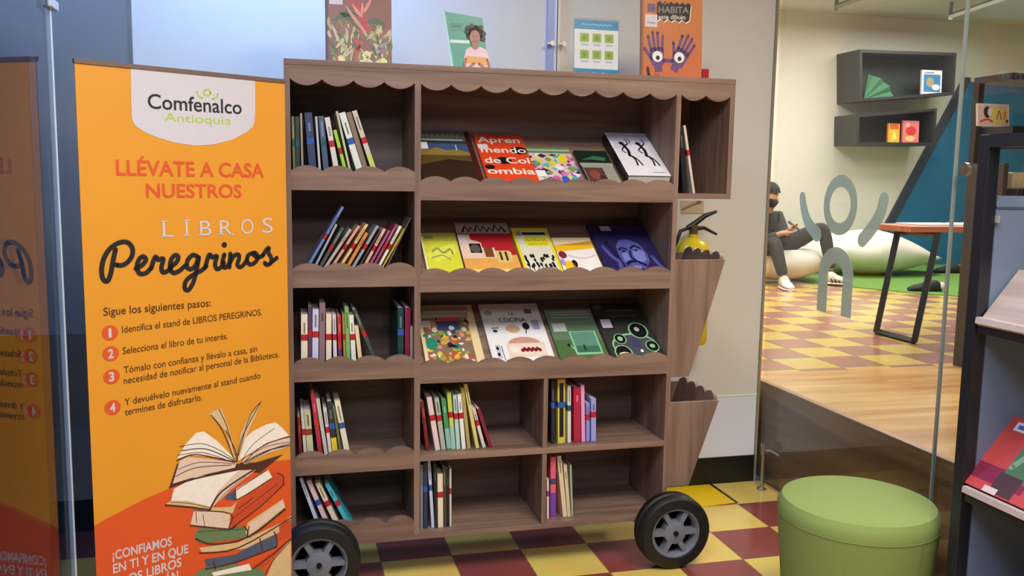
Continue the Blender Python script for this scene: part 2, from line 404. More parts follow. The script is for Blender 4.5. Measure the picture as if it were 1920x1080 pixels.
# wheels
RUB = mat((16, 17, 21), .55, 0, .2, 60); HUB = mat((112, 117, 130), .5, 0, .1, 60); HUBD = mat((48, 50, 58), .6)
def wheel(x):
    R0 = .147
    y0 = -.105
    prof = [(.098, y0+.012), (.102, y0), (R0-.012, y0+.003), (R0-.002, y0+.014), (R0, y0+.03), (R0-.006, y0+.037), (R0-.006, y0+.046), (R0, y0+.053), (R0, y0+.075), (R0-.006, y0+.09), (.09, y0+.092), (.09, y0+.05)]
    wh = MB().lathe(prof+prof[:1], 56, 'y', (x, 0, R0), cap=False).build('wheel', RUB, cart, smooth=True, label='black rubber wheel with grey spoked hub')
    rim = MB().lathe([(.100, y0+.06), (.104, y0+.016), (.104, y0+.008), (.094, y0+.006), (.085, y0+.02), (.085, y0+.06)], 48, 'y', (x, 0, R0), cap=False)
    rim.lathe([(.0, y0+.008), (.034, y0+.009), (.045, y0+.013), (.047, y0+.05)], 32, 'y', (x, 0, R0))
    for k in range(6):
        a = k*PI/3+PI/6*0; c, s_ = math.cos(a), math.sin(a); hw = .0105
        vs = []
        for (r, q) in ((.03, hw), (.095, hw*.9)):
            for sg in (-1, 1):
                for yy in (y0+.013, y0+.05): vs.append((x+c*r-s_*q*sg, yy, R0+s_*r+c*q*sg))
        rim.add(vs, [(0, 1, 3, 2), (4, 6, 7, 5), (0, 2, 6, 4), (1, 5, 7, 3), (0, 4, 5, 1), (2, 3, 7, 6)])
    h = rim.build('hub', HUB, wh, smooth=True)
    MB().lathe([(.09, y0+.052), (.001, y0+.052)], 40, 'y', (x, 0, R0)).build('hub_plate', HUBD, wh)
    MB().lathe([(.010, y0+.012), (.010, y0+.002), (.007, y0-.003), (.0, y0-.003)], 16, 'y', (x, 0, R0)).build('axle_bolt', mat((30, 30, 32), .3, .6), wh, smooth=True)
wheel(.095); wheel(1.452)

# ================================================================== UPRIGHT BOOKS
YS = D+.045
CP = [45, 1.15]
def book_box(root, wd, dep, h, cover, pages=PAPER):
    """spine faces -y; pages show at the top"""
    b = min(.0022, wd*.16)
    MB().box(-wd/2, wd/2, 0, b, 0, h).box(-wd/2, -wd/2+b, b, dep, 0, h).box(wd/2-b, wd/2, b, dep, 0, h).build('cover', cover, root)
    MB().box(-wd/2+b, wd/2-b, b, dep-.003, .003, h-.003).build('pages', pages, root)
REDB, BLUB, TEAB = (176, 34, 44), (44, 84, 160), (30, 84, 96)
def shelf_books(rows, ox, oy, sc, zs, ybase, place, grp, depth=(.15, .2), ys=YS, xmax=None, xmin=None, wk=1.0):
    prev = None
    for i, r in enumerate(rows):
        xt, yt, xb, wpx, c, band, desc = r[:7]
        c2 = r[7] if len(r) > 7 else None
        tp = ay(ox+xt/sc, oy+yt/sc, ys); bt = ay(ox+xb/sc, ybase, ys)
        wpix = wk*wpx/sc*(ys/F_PX)
        sl_ = (tp.x-bt.x)/max(.05, tp.z-bt.z); hz = max(.08, tp.z-zs); x0 = bt.x-sl_*(bt.z-zs)
        th = math.atan(sl_)
        if prev:        # keep neighbours clear of one another, at the foot and at the head
            px, pth, pw, ph = prev
            for _ in range(3):
                x0 = max(x0, px + pw/2/math.cos(pth) + wpix/2 + .0005)
                zz = min(ph*math.cos(pth), hz)
                need = px + math.tan(pth)*zz + pw/2/math.cos(pth) + wpix/2 + .0005
                if x0 + math.tan(th)*zz < need: th = math.atan2(need-x0, zz)
        wd = max(.004, wpix*math.cos(th)*.97)
        if xmin is not None and prev is None:
            x0 = max(x0, xmin+wd/2+.001+(-math.sin(th)*.0 if th > 0 else 0))
            if th < 0 and x0+math.tan(th)*hz-wpix/2 < xmin: th = -math.atan2(x0-wpix/2-xmin, hz) if x0-wpix/2 > xmin else 0
        h = hz/math.cos(th)
        if xmax is not None:
            zz = hz
            if x0+math.tan(th)*zz+wpix/2 > xmax: th = math.atan2(max(0, xmax-wpix/2-x0), zz) if xmax-wpix/2 > x0 else 0
            if x0+wpix/2 > xmax: x0 = xmax-wpix/2
        rt_ = thing('book', '%s, %s' % (desc, place[0] % place[1][i]), 'book', (x0, ys+random.uniform(0, .008), zs+.0005+abs(math.sin(th))*wd/2), (0, th, 0), grp)
        dp = random.uniform(*depth)
        book_box(rt_, wd, dp, h, mat(c, *CP[:0], rough=.4, k=1.15))
        if c2: MB().box(-wd/2-.0002, wd/2+.0002, -.0006, .004, .004, h*.42).build('spine_print', mat(c2, rough=.4, k=1.15), rt_)
        if band: MB().box(-wd/2-.0003, wd/2+.0003, -.0009, .03, h*.56, h*.56+.022).build('spine_label', mat(band, rough=.35, k=1.1), rt_)
        if desc.startswith('yellow framed'): MB().box(-wd*.28, wd*.28, -.0007, .001, h*.1, h*.94).build('spine_print', mat((30, 26, 26), rough=.4), rt_)
        if wpx > 14 and i % 3 != 1:
            k_ = .62 if sum(c) > 330 else 1.0; ad = 0 if sum(c) > 330 else 70
            MB().box(-wd*.13, wd*.15, -.0007, .001, h*(.68+.02*(i % 4)), h*(.86+.03*(i % 3))).build('spine_title', mat(tuple(min(255, int(v_*k_+ad)) for v_ in c), rough=.5), rt_)
        prev = (x0, th, wpix, h)
ORD = ['first', 'second', 'third', 'fourth', 'fifth', 'sixth', 'seventh', 'eighth', 'ninth', 'tenth', 'eleventh', 'twelfth', 'thirteenth', 'fourteenth', 'fifteenth']
def pl(s): return ('%s from left on '+s, ORD)
shelf_books([
 (68, 425, 78, 16, (104, 112, 66), TEAB, 'olive and teal spine book'),
 (95, 428, 100, 26, (46, 56, 56), TEAB, 'dark green spine book'),
 (124, 405, 134, 13, (150, 142, 122), None, 'thin tan spine book'),
 (172, 402, 202, 48, (44, 60, 92), BLUB, 'thick navy spine book'),
 (226, 428, 250, 14, (176, 182, 190), None, 'thin pale grey spine book'),
 (258, 425, 292, 36, (66, 82, 108), TEAB, 'slate blue spine book'),
 (300, 435, 360, 34, (208, 206, 200), REDB, 'white spine book leaning left'),
 (352, 520, 418, 22, (160, 200, 62), REDB, 'short lime green spine book'),
 (366, 392, 450, 14, (186, 188, 158), None, 'tall cream spine book leaning left'),
 (382, 405, 508, 44, (214, 220, 212), BLUB, 'thick white book with blue spine label'),
 (446, 402, 556, 34, (128, 108, 92), None, 'brown spine book leaning left'),
 (484, 392, 610, 34, (200, 190, 174), REDB, 'beige and lime book with red spine label', (196, 200, 110)),
], 530, 100, 3.6, ZL[0]+T, 314, pl('top left cart shelf'), 'books on the top left cart shelf', xmin=T, xmax=XD0)
shelf_books([
 (348, 88, 160, 20, (104, 122, 172), REDB, 'tall light blue book leaning right'),
 (312, 186, 200, 16, (152, 158, 168), None, 'grey white book leaning right'),
 (348, 205, 232, 24, (74, 78, 76), REDB, 'dark grey green book leaning right'),
 (392, 215, 264, 22, (176, 170, 160), None, 'pale grey book leaning right'),
 (440, 195, 300, 20, (206, 156, 138), REDB, 'salmon pink book leaning right'),
 (484, 186, 345, 22, (216, 182, 122), REDB, 'tan yellow book leaning right'),
 (484, 235, 385, 24, (204, 134, 62), None, 'orange book leaning right'),
 (544, 195, 418, 20, (152, 152, 160), REDB, 'silver grey book leaning right'),
 (560, 218, 448, 13, (76, 54, 66), None, 'thin dark plum book leaning right'),
 (584, 212, 478, 21, (216, 174, 144), REDB, 'peach book leaning right'),
 (610, 220, 504, 17, (150, 84, 122), None, 'mauve book leaning right'),
 (648, 192, 530, 19, (152, 62, 82), REDB, 'dark rose book leaning right'),
 (674, 196, 560, 19, (226, 220, 214), REDB, 'white book leaning right'),
 (696, 210, 584, 9, (212, 184, 74), None, 'thin yellow book leaning right'),
 (724, 150, 602, 9, (110, 96, 80), None, 'tall olive brown book leaning right'),
], 527, 360, 3.0, ZL[1]+T, 496, pl('second left cart shelf'), 'leaning books on the second left cart shelf', xmin=T, xmax=XD0-.006, wk=.84)
shelf_books([
 (122, 690, 122, 36, (228, 216, 198), REDB, 'wide cream spine book'),
 (154, 642, 154, 20, (84, 62, 84), REDB, 'dark purple spine book'),
 (186, 662, 184, 34, (198, 198, 224), REDB, 'lavender spine book'),
 (224, 626, 222, 32, (132, 106, 116), None, 'tall grey mauve spine book'),
 (260, 690, 260, 30, (228, 212, 190), REDB, 'cream white spine book'),
 (290, 692, 296, 20, (210, 200, 208), REDB, 'pale lilac spine book'),
 (318, 700, 324, 20, (182, 54, 52), REDB, 'red and purple spine book', (96, 56, 110)),
 (342, 690, 350, 14, (152, 140, 66), REDB, 'olive yellow spine book'),
 (358, 650, 370, 22, (120, 168, 98), None, 'green spine book'),
 (386, 695, 400, 26, (220, 220, 208), REDB, 'white spine book'),
 (408, 755, 434, 22, (222, 200, 162), None, 'short sand coloured book'),
 (398, 665, 512, 24, (64, 78, 62), REDB, 'dark green book leaning left'),
], 530, 360, 3.0, ZL[2]+T, 671, pl('third left cart shelf'), 'books on the third left cart shelf', xmin=T)
shelf_books([
 (664, 652, 664, 34, (18, 62, 62), BLUB, 'wide dark green book'),
 (704, 652, 704, 32, (144, 32, 70), None, 'crimson book'),
 (729, 756, 729, 13, (172, 164, 146), None, 'short thin grey book'),
], 530, 360, 3.0, ZL[2]+T, 671, ('%s beside the divider on the third left cart shelf', ['leftmost', 'middle one', 'rightmost']), 'books by the divider on the third left cart shelf', depth=(.24, .27), xmax=XD0)
shelf_books([
 (86, 236, 96, 16, (118, 32, 32), None, 'dark red spine book'),
 (104, 200, 120, 16, (202, 196, 186), REDB, 'white spine book'),
 (130, 200, 148, 34, (190, 190, 152), (128, 62, 42), 'pale olive spine book'),
 (160, 112, 200, 24, (172, 46, 70), (190, 60, 40), 'tall crimson book leaning left'),
 (186, 142, 230, 20, (190, 186, 176), None, 'grey white book leaning left'),
 (224, 185, 254, 18, (208, 204, 200), REDB, 'pale grey spine book'),
 (248, 152, 280, 28, (50, 50, 54), BLUB, 'black and yellow spine book', (228, 196, 50)),
 (268, 190, 308, 14, (102, 112, 72), None, 'thin moss green book'),
 (284, 150, 342, 30, (224, 218, 190), BLUB, 'cream book with blue spine label'),
], 530, 700, 2.842, ZL[3]+T, 848, pl('fourth left cart shelf'), 'books on the fourth left cart shelf', xmin=T)
shelf_books([
 (96, 562, 186, 18, (186, 196, 214), None, 'thin pale blue book leaning left'),
 (138, 580, 236, 26, (214, 182, 182), BLUB, 'pink white book with blue spine label'),
 (186, 590, 288, 28, (220, 202, 178), REDB, 'cream book with red spine label'),
 (234, 594, 348, 25, (72, 172, 192), REDB, 'turquoise book leaning left'),
], 530, 700, 2.842, ZB+T, 983, pl('bottom left cart shelf'), 'books on the bottom left cart shelf', xmin=T)
shelf_books([
 (40, 182, 76, 24, (112, 28, 30), None, 'dark red spine book leaning left'),
 (84, 156, 138, 34, (218, 194, 194), REDB, 'pink white spine book'),
 (132, 160, 176, 30, (168, 174, 160), REDB, 'grey green spine book'),
 (176, 170, 212, 30, (70, 140, 92), None, 'green and teal spine book', (136, 178, 168)),
 (210, 126, 240, 28, (188, 200, 82), REDB, 'lime and mint spine book', (150, 190, 180)),
 (246, 140, 270, 26, (172, 202, 192), REDB, 'pale mint spine book'),
 (274, 134, 304, 26, (222, 228, 218), REDB, 'white spine book leaning left'),
 (280, 96, 336, 24, (168, 148, 92), None, 'olive gold spine book'),
 (304, 72, 392, 24, (208, 194, 122), None, 'tall straw yellow book leaning left'),
 (352, 226, 436, 22, (206, 196, 190), REDB, 'pale book leaning left'),
 (396, 228, 478, 24, (122, 30, 52), None, 'maroon book leaning left'),
], 780, 700, 3.376, ZM+.022, 843, pl('upper middle cubby shelf'), 'books in the upper middle cubby', xmin=XD1)
shelf_books([
 (868, 46, 868, 24, (38, 34, 46), BLUB, 'black spine book'),
 (921, 38, 921, 54, (196, 186, 84), BLUB, 'yellow framed black spine book'),
 (973, 82, 973, 24, (210, 206, 200), TEAB, 'white spine book'),
 (1020, 92, 1022, 48, (168, 32, 66), None, 'thick red spine book'),
 (1056, 76, 1062, 26, (218, 150, 190), None, 'tall pink spine book'),
 (1092, 192, 1092, 24, (140, 142, 210), REDB, 'short lilac spine book'),
 (1126, 162, 1126, 36, (152, 152, 214), REDB, 'short periwinkle spine book'),
], 780, 700, 3.376, ZM+.022, 838, pl('upper right cubby shelf'), 'books in the upper right cubby', xmin=.954)
shelf_books([
 (36, 580, 36, 16, (132, 132, 142), None, 'thin grey spine book'),
 (60, 570, 62, 26, (44, 52, 78), BLUB, 'dark blue spine book'),
 (84, 560, 112, 20, (188, 198, 220), BLUB, 'pale blue spine book leaning left'),
 (116, 575, 128, 20, (34, 34, 36), None, 'black spine book'),
 (146, 640, 150, 36, (222, 212, 188), REDB, 'cream spine book'),
 (174, 602, 180, 22, (66, 60, 54), None, 'dark brown spine book'),
 (200, 610, 203, 18, (26, 26, 28), None, 'thin black spine book'),
 (220, 605, 221, 13, (200, 196, 190), REDB, 'thin white spine book'),
], 780, 700, 3.376, ZB+T, 1000, pl('lower middle cubby shelf'), 'books in the lower middle cubby', xmin=XD1)
shelf_books([
 (836, 670, 836, 14, (220, 214, 218), (110, 70, 150), 'short white spine book'),
 (869, 532, 869, 38, (214, 92, 112), (60, 66, 120), 'pink and purple spine book', (108, 64, 162)),
 (908, 528, 950, 30, (214, 196, 166), None, 'cream book leaning left'),
 (946, 582, 974, 24, (204, 186, 156), None, 'sand coloured book leaning left'),
 (982, 584, 994, 14, (150, 162, 142), None, 'thin sage spine book'),
], 780, 700, 3.376, ZB+T, 983, pl('lower right cubby shelf'), 'books in the lower right cubby', xmin=.954)
shelf_books([
 (136, 276, 160, 28, (22, 20, 22), None, 'black book leaning left'),
 (156, 272, 207, 15, (196, 186, 170), REDB, 'white spined book leaning left'),
], 1230, 140, 2.844, 1.441+T, 364, ('%s', ['at the left wall of the top right cubby', 'beside a black book in the top right cubby']), 'books in the top right cubby', xmin=XB1)

# ================================================================== DISPLAY BOOKS on the slanted shelves
def display(k, oy, quad, th, cover, desc, art=None, spine=None, pages=PAPER):
    z = ZS[k]; p0 = Vector((0, D+.017, z+.022+UP)); sl = math.atan2(RISE, Y1S-.017)
    n = Vector((0, -math.sin(sl), math.cos(sl)))
    P = [apl(780+a/3.84, oy+b/3.84, p0+n*th, n) for a, b in quad]       # TL TR BR BL
    bl_ = P[3]; br_ = P[2]; wd = ((br_-bl_).length+(P[1]-P[0]).length)/2
    e = Vector((0, math.cos(sl), math.sin(sl)))
    b_s = min((bl_-p0).dot(e), (br_-p0).dot(e)); t_s = ((P[0]-p0).dot(e)+(P[1]-p0).dot(e))/2
    lo = th*math.tan(sl)+.0015; hi = min(t_s, .375); L = hi-lo
    xm = min(max(sum(p.x for p in P)/4, XD1+.001+wd/2), XB0-.001-wd/2)
    root = thing('display_book', desc, 'book', tuple(Vector((xm, p0.y, p0.z))+e*lo+n*.0006), (sl, 0, 0), 'face-out books on the slanted shelves')
    w2 = wd/2; c = .002
    MB().box(-w2, w2, 0, L, 0, c).box(-w2, w2, 0, L, th-c, th).box(-w2, -w2+c, 0, L, c, th-c).build('cover', cover, root)
    MB().box(-w2+c, w2-.002, .002, L-.002, c, th-c).build('pages', pages, root)
    if art:
        sh = Sheet(lambda u, v, l: (-w2+u*wd, v*L, th+.0002+l*.00012)); art(sh); sh.build('cover_print', root)
    return root
def squiggle(s, u0, u1, v, h, mt, layer, wd):
    """illegible small print"""
    n = 14; s.stroke([(u0+(u1-u0)*i/n, v+(h if i % 2 else 0)*(.6+.4*((i*7) % 3)/2)) for i in range(n+1)], wd, mt, layer, 1)
C = lambda *c: mat(c, rough=.35, k=1.12)
WHT, BLK = C(236, 234, 238), C(24, 22, 26)
def a_land(s):
    s.rect(0, .74, 1, 1, C(96, 100, 92)); s.rect(0, .55, 1, .8, C(66, 84, 122)); s.rect(.12, .8, .84, .83, C(180, 184, 186), 2)
    s.poly([(0, .5), (0, .63), (.2, .6), (.34, .66), (.5, .6), (.7, .62), (.9, .56), (.9, .5)], C(140, 120, 60), 2)
    s.rect(0, 0, .9, .5, C(50, 36, 26), 2); s.rect(.9, 0, 1, 1, C(70, 26, 26), 3)
    s.poly([(0, .3), (.5, .42), (.9, .38), (.9, .5), (0, .5)], C(88, 70, 36), 3); s.rect(0, .62, .2, .76, WHT, 4)
    for i in range(8): s.rect(.12+i*.09, .88, .17+i*.09, .93, C(140, 136, 110), 3)
    s.rect(.68, .6, .70, .72, C(170, 190, 210), 3)
def a_apren(s):
    s.rect(0, 0, 1, 1, C(222, 70, 34)); W = C(248, 226, 216)
    s.disc(.83, .67, .17, .08, BLK, 2); s.disc(.44, .46, .16, .07, BLK, 2); s.disc(.12, .33, .1, .045, BLK, 2)
    s.text('Apren', (.05, .83), (.92, .83), .12, W, 3, .015); s.text('mendo', (.05, .62), (.97, .62), .12, W, 3, .015)
    s.text('de Col', (.06, .41), (.96, .41), .12, W, 3, .015); s.text('ombia', (.04, .20), (.98, .20), .12, W, 3, .02)
    s.rect(.02, .70, .22, .79, C(226, 214, 224), 4)
def a_zine(s):
    cols = [C(228, 204, 60), C(206, 120, 176), C(60, 96, 180), C(70, 180, 180), C(232, 226, 230), C(150, 70, 150), C(120, 150, 80), C(70, 40, 60)]
    s.rect(0, 0, 1, 1, C(214, 190, 190)); s.rect(0, .84, 1, 1, C(96, 134, 104), 2); s.rect(.0, .9, 1, .94, C(180, 190, 150), 3)
    rr = random.Random(3)
    for i in range(80):
        u, v = rr.random(), rr.random()*.8; a, b = rr.uniform(.03, .12), rr.uniform(.03, .1)
        s.poly([(u-a if u-a > 0 else 0, v), (u, max(0, v-b)), (min(1, u+a), v), (u, v+b)], rr.choice(cols), 4+i*.05)
    s.disc(.76, .7, .1, .1, C(240, 214, 40), 9); s.rect(.03, .22, .24, .38, WHT, 9)
    for q, cc in ((.42, C(206, 90, 170)), (.62, C(50, 90, 190)), (.84, C(60, 176, 190))): s.disc(q, .14, .09, .11, cc, 9)
def a_photo(s):
    s.rect(0, 0, 1, 1, C(22, 40, 34)); s.rect(0, .56, 1, .64, C(150, 158, 150), 2); s.rect(.02, .04, .98, .56, C(150, 146, 136), 2)
    s.rect(.04, .1, .62, .5, C(84, 58, 50), 3); s.disc(.3, .3, .16, .14, C(130, 70, 62), 4); s.disc(.5, .2, .1, .1, C(60, 50, 44), 4)
    s.poly([(.1, .72), (.5, .84), (.9, .8), (.8, .7), (.4, .74)], C(60, 110, 80), 3)
def a_dance(s):
    s.rect(.0, 0, 1, 1, C(222, 220, 238)); s.rect(.02, .8, 1, .96, C(176, 178, 206), 2); s.poly([(.02, .6), (.9, .78), (.98, .8), (.1, .8)], C(198, 198, 222), 2)
    ink = C(36, 32, 46)
    for ox in (.26, .66):
        s.disc(ox, .74, .06, .04, ink, 4); s.stroke([(ox+.02, .72), (ox+.07, .58), (ox+.04, .46)], .07, ink, 4)
        s.stroke([(ox+.05, .46), (ox+.12, .36), (ox+.1, .24)], .04, ink, 4); s.stroke([(ox+.04, .46), (ox+.16, .38), (ox+.22, .24)], .035, ink, 4)
        s.stroke([(ox+.03, .66), (ox-.07, .58), (ox-.02, .52)], .028, ink, 4); s.stroke([(ox+.04, .68), (ox+.15, .74), (ox+.14, .84)], .028, ink, 4)
    s.stroke([(.47, .84), (.5, .8), (.46, .76)], .02, ink, 4); s.rect(.62, .07, .92, .085, C(120, 120, 140), 4)
def a_lime(s):
    s.rect(0, 0, 1, 1, C(212, 214, 62)); s.rect(0, .8, 1, 1, C(184, 190, 70), 2); s.poly([(.0, .5), (.9, .76), (.9, .5), (.3, .3)], C(224, 226, 90), 2)
    s.stroke([(.25, .55), (.4, .62), (.55, .52), (.75, .6), (.8, .5)], .05, C(150, 156, 80), 3); s.stroke([(.2, .4), (.5, .46), (.7, .36)], .03, C(150, 160, 90), 3)
    s.rect(0, 0, .05, 1, C(230, 232, 190), 3); s.stroke([(.1, .14), (.6, .08)], .03, C(180, 184, 60), 3); s.rect(.1, .85, .35, .93, C(140, 140, 80), 3)
def a_red(s):
    s.rect(0, 0, 1, .36, C(222, 164, 84)); s.rect(0, .36, 1, .78, C(176, 34, 44)); s.rect(0, .78, 1, 1, C(170, 160, 160))
    s.poly([(0, .3), (0, .76), (.22, .76), (.22, .66), (.4, .6), (.4, .5), (.62, .5), (.62, .42), (.9, .42), (.9, .3)], C(226, 200, 180), 2)
    squiggle(s, .12, .92, .82, .13, C(30, 20, 34), 3, .04)
    s.rect(.17, .4, .38, .58, BLK, 3); s.disc(.27, .48, .09, .08, C(90, 80, 84), 4)
    s.rect(.42, .32, .58, .5, C(120, 70, 40), 3); s.rect(.62, .22, .88, .44, C(214, 190, 110), 3)
    s.rect(.68, .26, .72, .42, C(60, 40, 40), 4); s.rect(.78, .25, .82, .42, C(60, 40, 40), 4); s.rect(.05, 0, .95, .1, C(232, 206, 120), 2)
    s.rect(.0, .6, .14, .74, C(230, 214, 214), 4)
def a_yframe(s):
    s.rect(0, 0, 1, 1, C(226, 208, 48)); s.rect(.08, .04, .92, .94, C(212, 212, 196), 2); s.rect(.26, .84, .9, .9, C(36, 32, 30), 3)
    s.rect(.26, .58, .9, .8, C(222, 214, 40), 3); squiggle(s, .3, .86, .7, .05, C(130, 126, 46), 4, .016); squiggle(s, .34, .84, .61, .05, C(130, 126, 46), 4, .016)
    s.rect(.1, .82, .22, .92, C(150, 150, 90), 3)
    rr = random.Random(5)
    for i in range(26):
        u = rr.uniform(.12, .88); v = rr.uniform(.08, .34); s.poly([(u, v), (u+.05, v+.02), (u+.03, v+.09), (u-.03, v+.06)], BLK, 3+i*.05)
    for i in range(7): s.stroke([(.14+i*.12, .06), (.18+i*.11, .2)], .02, BLK, 5)
def a_ywhite(s):
    s.rect(0, 0, 1, 1, C(234, 226, 224)); s.rect(0, .78, 1, 1, C(226, 210, 170), 2); s.poly([(0, .6), (1, .7), (1, .9), (0, .78)], C(232, 180, 36), 2)
    s.stroke([(.25, .5), (.6, .42), (.95, .5)], .03, C(190, 190, 200), 2); s.disc(.12, .52, .1, .1, C(120, 40, 60), 3)
    s.disc(.2, .16, .13, .2, C(236, 190, 40), 3); s.disc(.34, .28, .07, .1, C(30, 26, 30), 3); s.disc(.06, .32, .06, .1, C(160, 150, 200), 3)
    s.poly([(.36, .08), (.6, .2), (.95, .1), (.9, .04), (.4, .02)], WHT, 3)
def a_face(s):
    s.rect(0, 0, 1, 1, C(38, 32, 84)); s.rect(0, .86, 1, 1, C(60, 30, 70), 2)
    lil, mid, dk = C(112, 120, 190), C(76, 80, 150), C(22, 22, 60)
    s.poly([(.34, .12), (.30, .35), (.33, .52), (.42, .64), (.58, .66), (.74, .56), (.80, .36), (.78, .2), (.66, .06), (.44, .04)], mid, 3)
    s.poly([(.54, .16), (.56, .4), (.62, .48), (.76, .4), (.74, .24), (.64, .16)], lil, 4); s.poly([(.36, .2), (.36, .36), (.46, .4), (.48, .24)], lil, 4)
    s.stroke([(.35, .44), (.41, .48), (.48, .45)], .035, dk, 5); s.stroke([(.56, .47), (.64, .52), (.72, .47)], .035, dk, 5)
    s.disc(.42, .41, .035, .02, dk, 5); s.disc(.63, .43, .04, .02, dk, 5)
    s.stroke([(.53, .42), (.5, .28), (.55, .24)], .03, dk, 5); s.stroke([(.38, .15), (.46, .2), (.56, .2), (.68, .13)], .05, dk, 5)
    s.disc(.52, .09, .08, .03, lil, 5); s.stroke([(.1, .5), (.18, .3), (.26, .2), (.24, .05)], .06, mid, 3); s.stroke([(.18, .6), (.24, .42), (.28, .3)], .05, dk, 4)
    s.stroke([(.86, .3), (.9, .16), (.96, .05)], .06, mid, 3); s.rect(.2, .84, .38, .94, C(164, 172, 190), 5)
def a_crowd(s):
    s.rect(0, 0, 1, 1, C(226, 206, 160)); s.rect(.03, .78, .9, .98, C(176, 160, 140), 2); s.rect(.1, .87, .9, .9, C(220, 206, 180), 3)
    s.rect(.06, .02, .86, .78, C(130, 110, 90), 2)
    cols = [C(66, 74, 110), C(40, 130, 100), C(226, 160, 50), C(214, 190, 60), C(196, 76, 60), C(230, 220, 214), C(150, 160, 70), C(60, 40, 50), C(220, 140, 120), C(120, 170, 90)]
    rr = random.Random(11)
    for i in range(110):
        u = rr.uniform(.07, .84); v = rr.uniform(.04, .76); a = rr.uniform(.02, .06); b = rr.uniform(.015, .05)
        cc = rr.choice(cols[2:7]) if v < .25 else rr.choice(cols)
        s.disc(u, v, a, b, cc, 3+i*.04, 7)
    s.rect(.3, .56, .7, .72, C(74, 82, 124), 8); s.rect(.34, .72, .72, .78, C(200, 80, 50), 8); s.disc(.16, .34, .1, .1, C(40, 134, 110), 8)
    s.poly([(.4, .28), (.5, .34), (.6, .28)], BLK, 8); s.disc(.55, .6, .05, .04, WHT, 9); s.rect(0, .62, .2, .73, C(220, 206, 200), 9)
def a_cocina(s):
    s.rect(0, 0, 1, 1, C(232, 230, 240)); s.text('LA', (.46, .8), (.56, .8), .05, BLK, 3, .01); s.text('COCINA', (.27, .68), (.72, .68), .075, BLK, 3, .01)
    s.disc(.12, .84, .07, .04, C(160, 176, 140), 3); s.rect(.74, .82, .86, .9, C(100, 100, 130), 3)
    s.disc(.46, .56, .12, .07, C(206, 170, 130), 3); s.disc(.69, .6, .06, .06, C(34, 30, 36), 3); s.stroke([(.68, .55), (.66, .48)], .015, BLK, 3)
    s.rect(.80, .54, .92, .7, C(160, 164, 180), 3); s.disc(.16, .53, .04, .025, C(50, 50, 70), 3); s.stroke([(.12, .58), (.22, .58)], .02, C(110, 110, 130), 3)
    s.disc(.58, .3, .27, .12, C(196, 146, 130), 3); s.rect(.28, .1, .9, .32, C(222, 196, 186), 4); s.rect(.3, .12, .88, .3, C(236, 210, 196), 5)
    for i in range(9): s.disc(.52+i*.035, .2+.02*(i % 2), .03, .03, C(130, 30, 40), 6, 10)
    s.disc(.4, .22, .08, .05, C(240, 224, 210), 6)
    s.rect(.09, .08, .17, .3, C(190, 190, 204), 3); s.rect(.1, .12, .14, .17, BLK, 4); s.rect(.1, .22, .14, .27, BLK, 4); s.stroke([(.2, .05), (.19, .28)], .012, C(60, 60, 70), 4)
def a_green(s):
    s.rect(0, 0, 1, 1, C(92, 122, 92)); s.rect(0, .0, 1, .4, C(74, 108, 64), 2); s.rect(0, .72, 1, 1, C(120, 146, 124), 2)
    for q in (.82, .88, .93): s.rect(.1, q, .9, q+.02, C(160, 180, 160), 3)
    s.rect(.36, .12, .92, .56, C(130, 190, 160), 3); s.rect(.40, .16, .88, .54, C(92, 140, 124), 4); s.rect(.4, .16, .88, .28, C(60, 110, 84), 5)
    s.rect(.06, .56, .34, .72, C(190, 198, 196), 4); s.rect(.56, .2, .6, .3, C(30, 50, 50), 6); s.disc(.27, .3, .03, .03, BLK, 5)
    s.stroke([(.3, .3), (.36, .22), (.4, .12)], .02, C(140, 200, 150), 4)
def a_circ(s):
    s.rect(0, 0, 1, 1, C(50, 52, 48)); gl, dk = C(140, 196, 150), C(20, 22, 24)
    s.rect(.02, .9, .2, .97, C(110, 112, 104), 3); s.rect(.25, .84, .8, .87, C(84, 86, 80), 3); s.rect(.25, .74, .85, .77, C(76, 78, 72), 3)
    s.rect(.04, .52, .28, .72, BLK, 3); s.rect(.06, .54, .26, .70, C(206, 204, 220), 4)
    s.disc(.54, .22, .4, .2, C(70, 74, 84), 3); s.stroke([(.54+.42*math.cos(a*.35), .22+.2*math.sin(a*.35)) for a in range(19)], .03, gl, 4, 2)
    for (u, v, r, e) in ((.72, .48, .19, .13), (.3, .34, .12, .09), (.26, .1, .17, .12), (.86, .2, .13, .1)):
        s.disc(u, v, r, r*.66*1.15, gl, 5); s.disc(u, v, r*.84, r*.62*1.1, dk, 6)
    s.disc(.70, .5, .05, .04, C(170, 170, 170), 7); s.disc(.27, .06, .12, .05, C(226, 210, 180), 7); s.disc(.3, .34, .05, .04, gl, 7); s.disc(.86, .2, .05, .035, gl, 7)
    s.poly([(.46, .22), (.56, .38), (.66, .3), (.62, .16)], C(60, 66, 96), 6); s.disc(.62, .12, .03, .025, C(230, 230, 236), 8)
display(0, 220, [(10, 100), (390, 100), (470, 440), (20, 440)], .02, C(60, 26, 24), 'dark landscape photo book, leftmost on the top slanted shelf', a_land)
display(0, 220, [(450, 130), (780, 125), (850, 440), (480, 450)], .012, C(206, 66, 34), 'orange red book with big white letters and black blots', a_apren)
display(0, 220, [(815, 225), (1100, 212), (1185, 440), (845, 455)], .010, C(190, 170, 150), 'colourful magazine with scattered bright shapes beside the orange book', a_zine)
display(0, 220, [(1160, 245), (1385, 240), (1440, 435), (1205, 432)], .012, C(30, 44, 40), 'dark green book with a photo panel, left of the dancers book', a_photo)
display(0, 220, [(1420, 118), (1700, 115), (1838, 428), (1535, 440)], .046, C(28, 26, 32), 'thick white book with two ink dancing figures and black spine', a_dance)
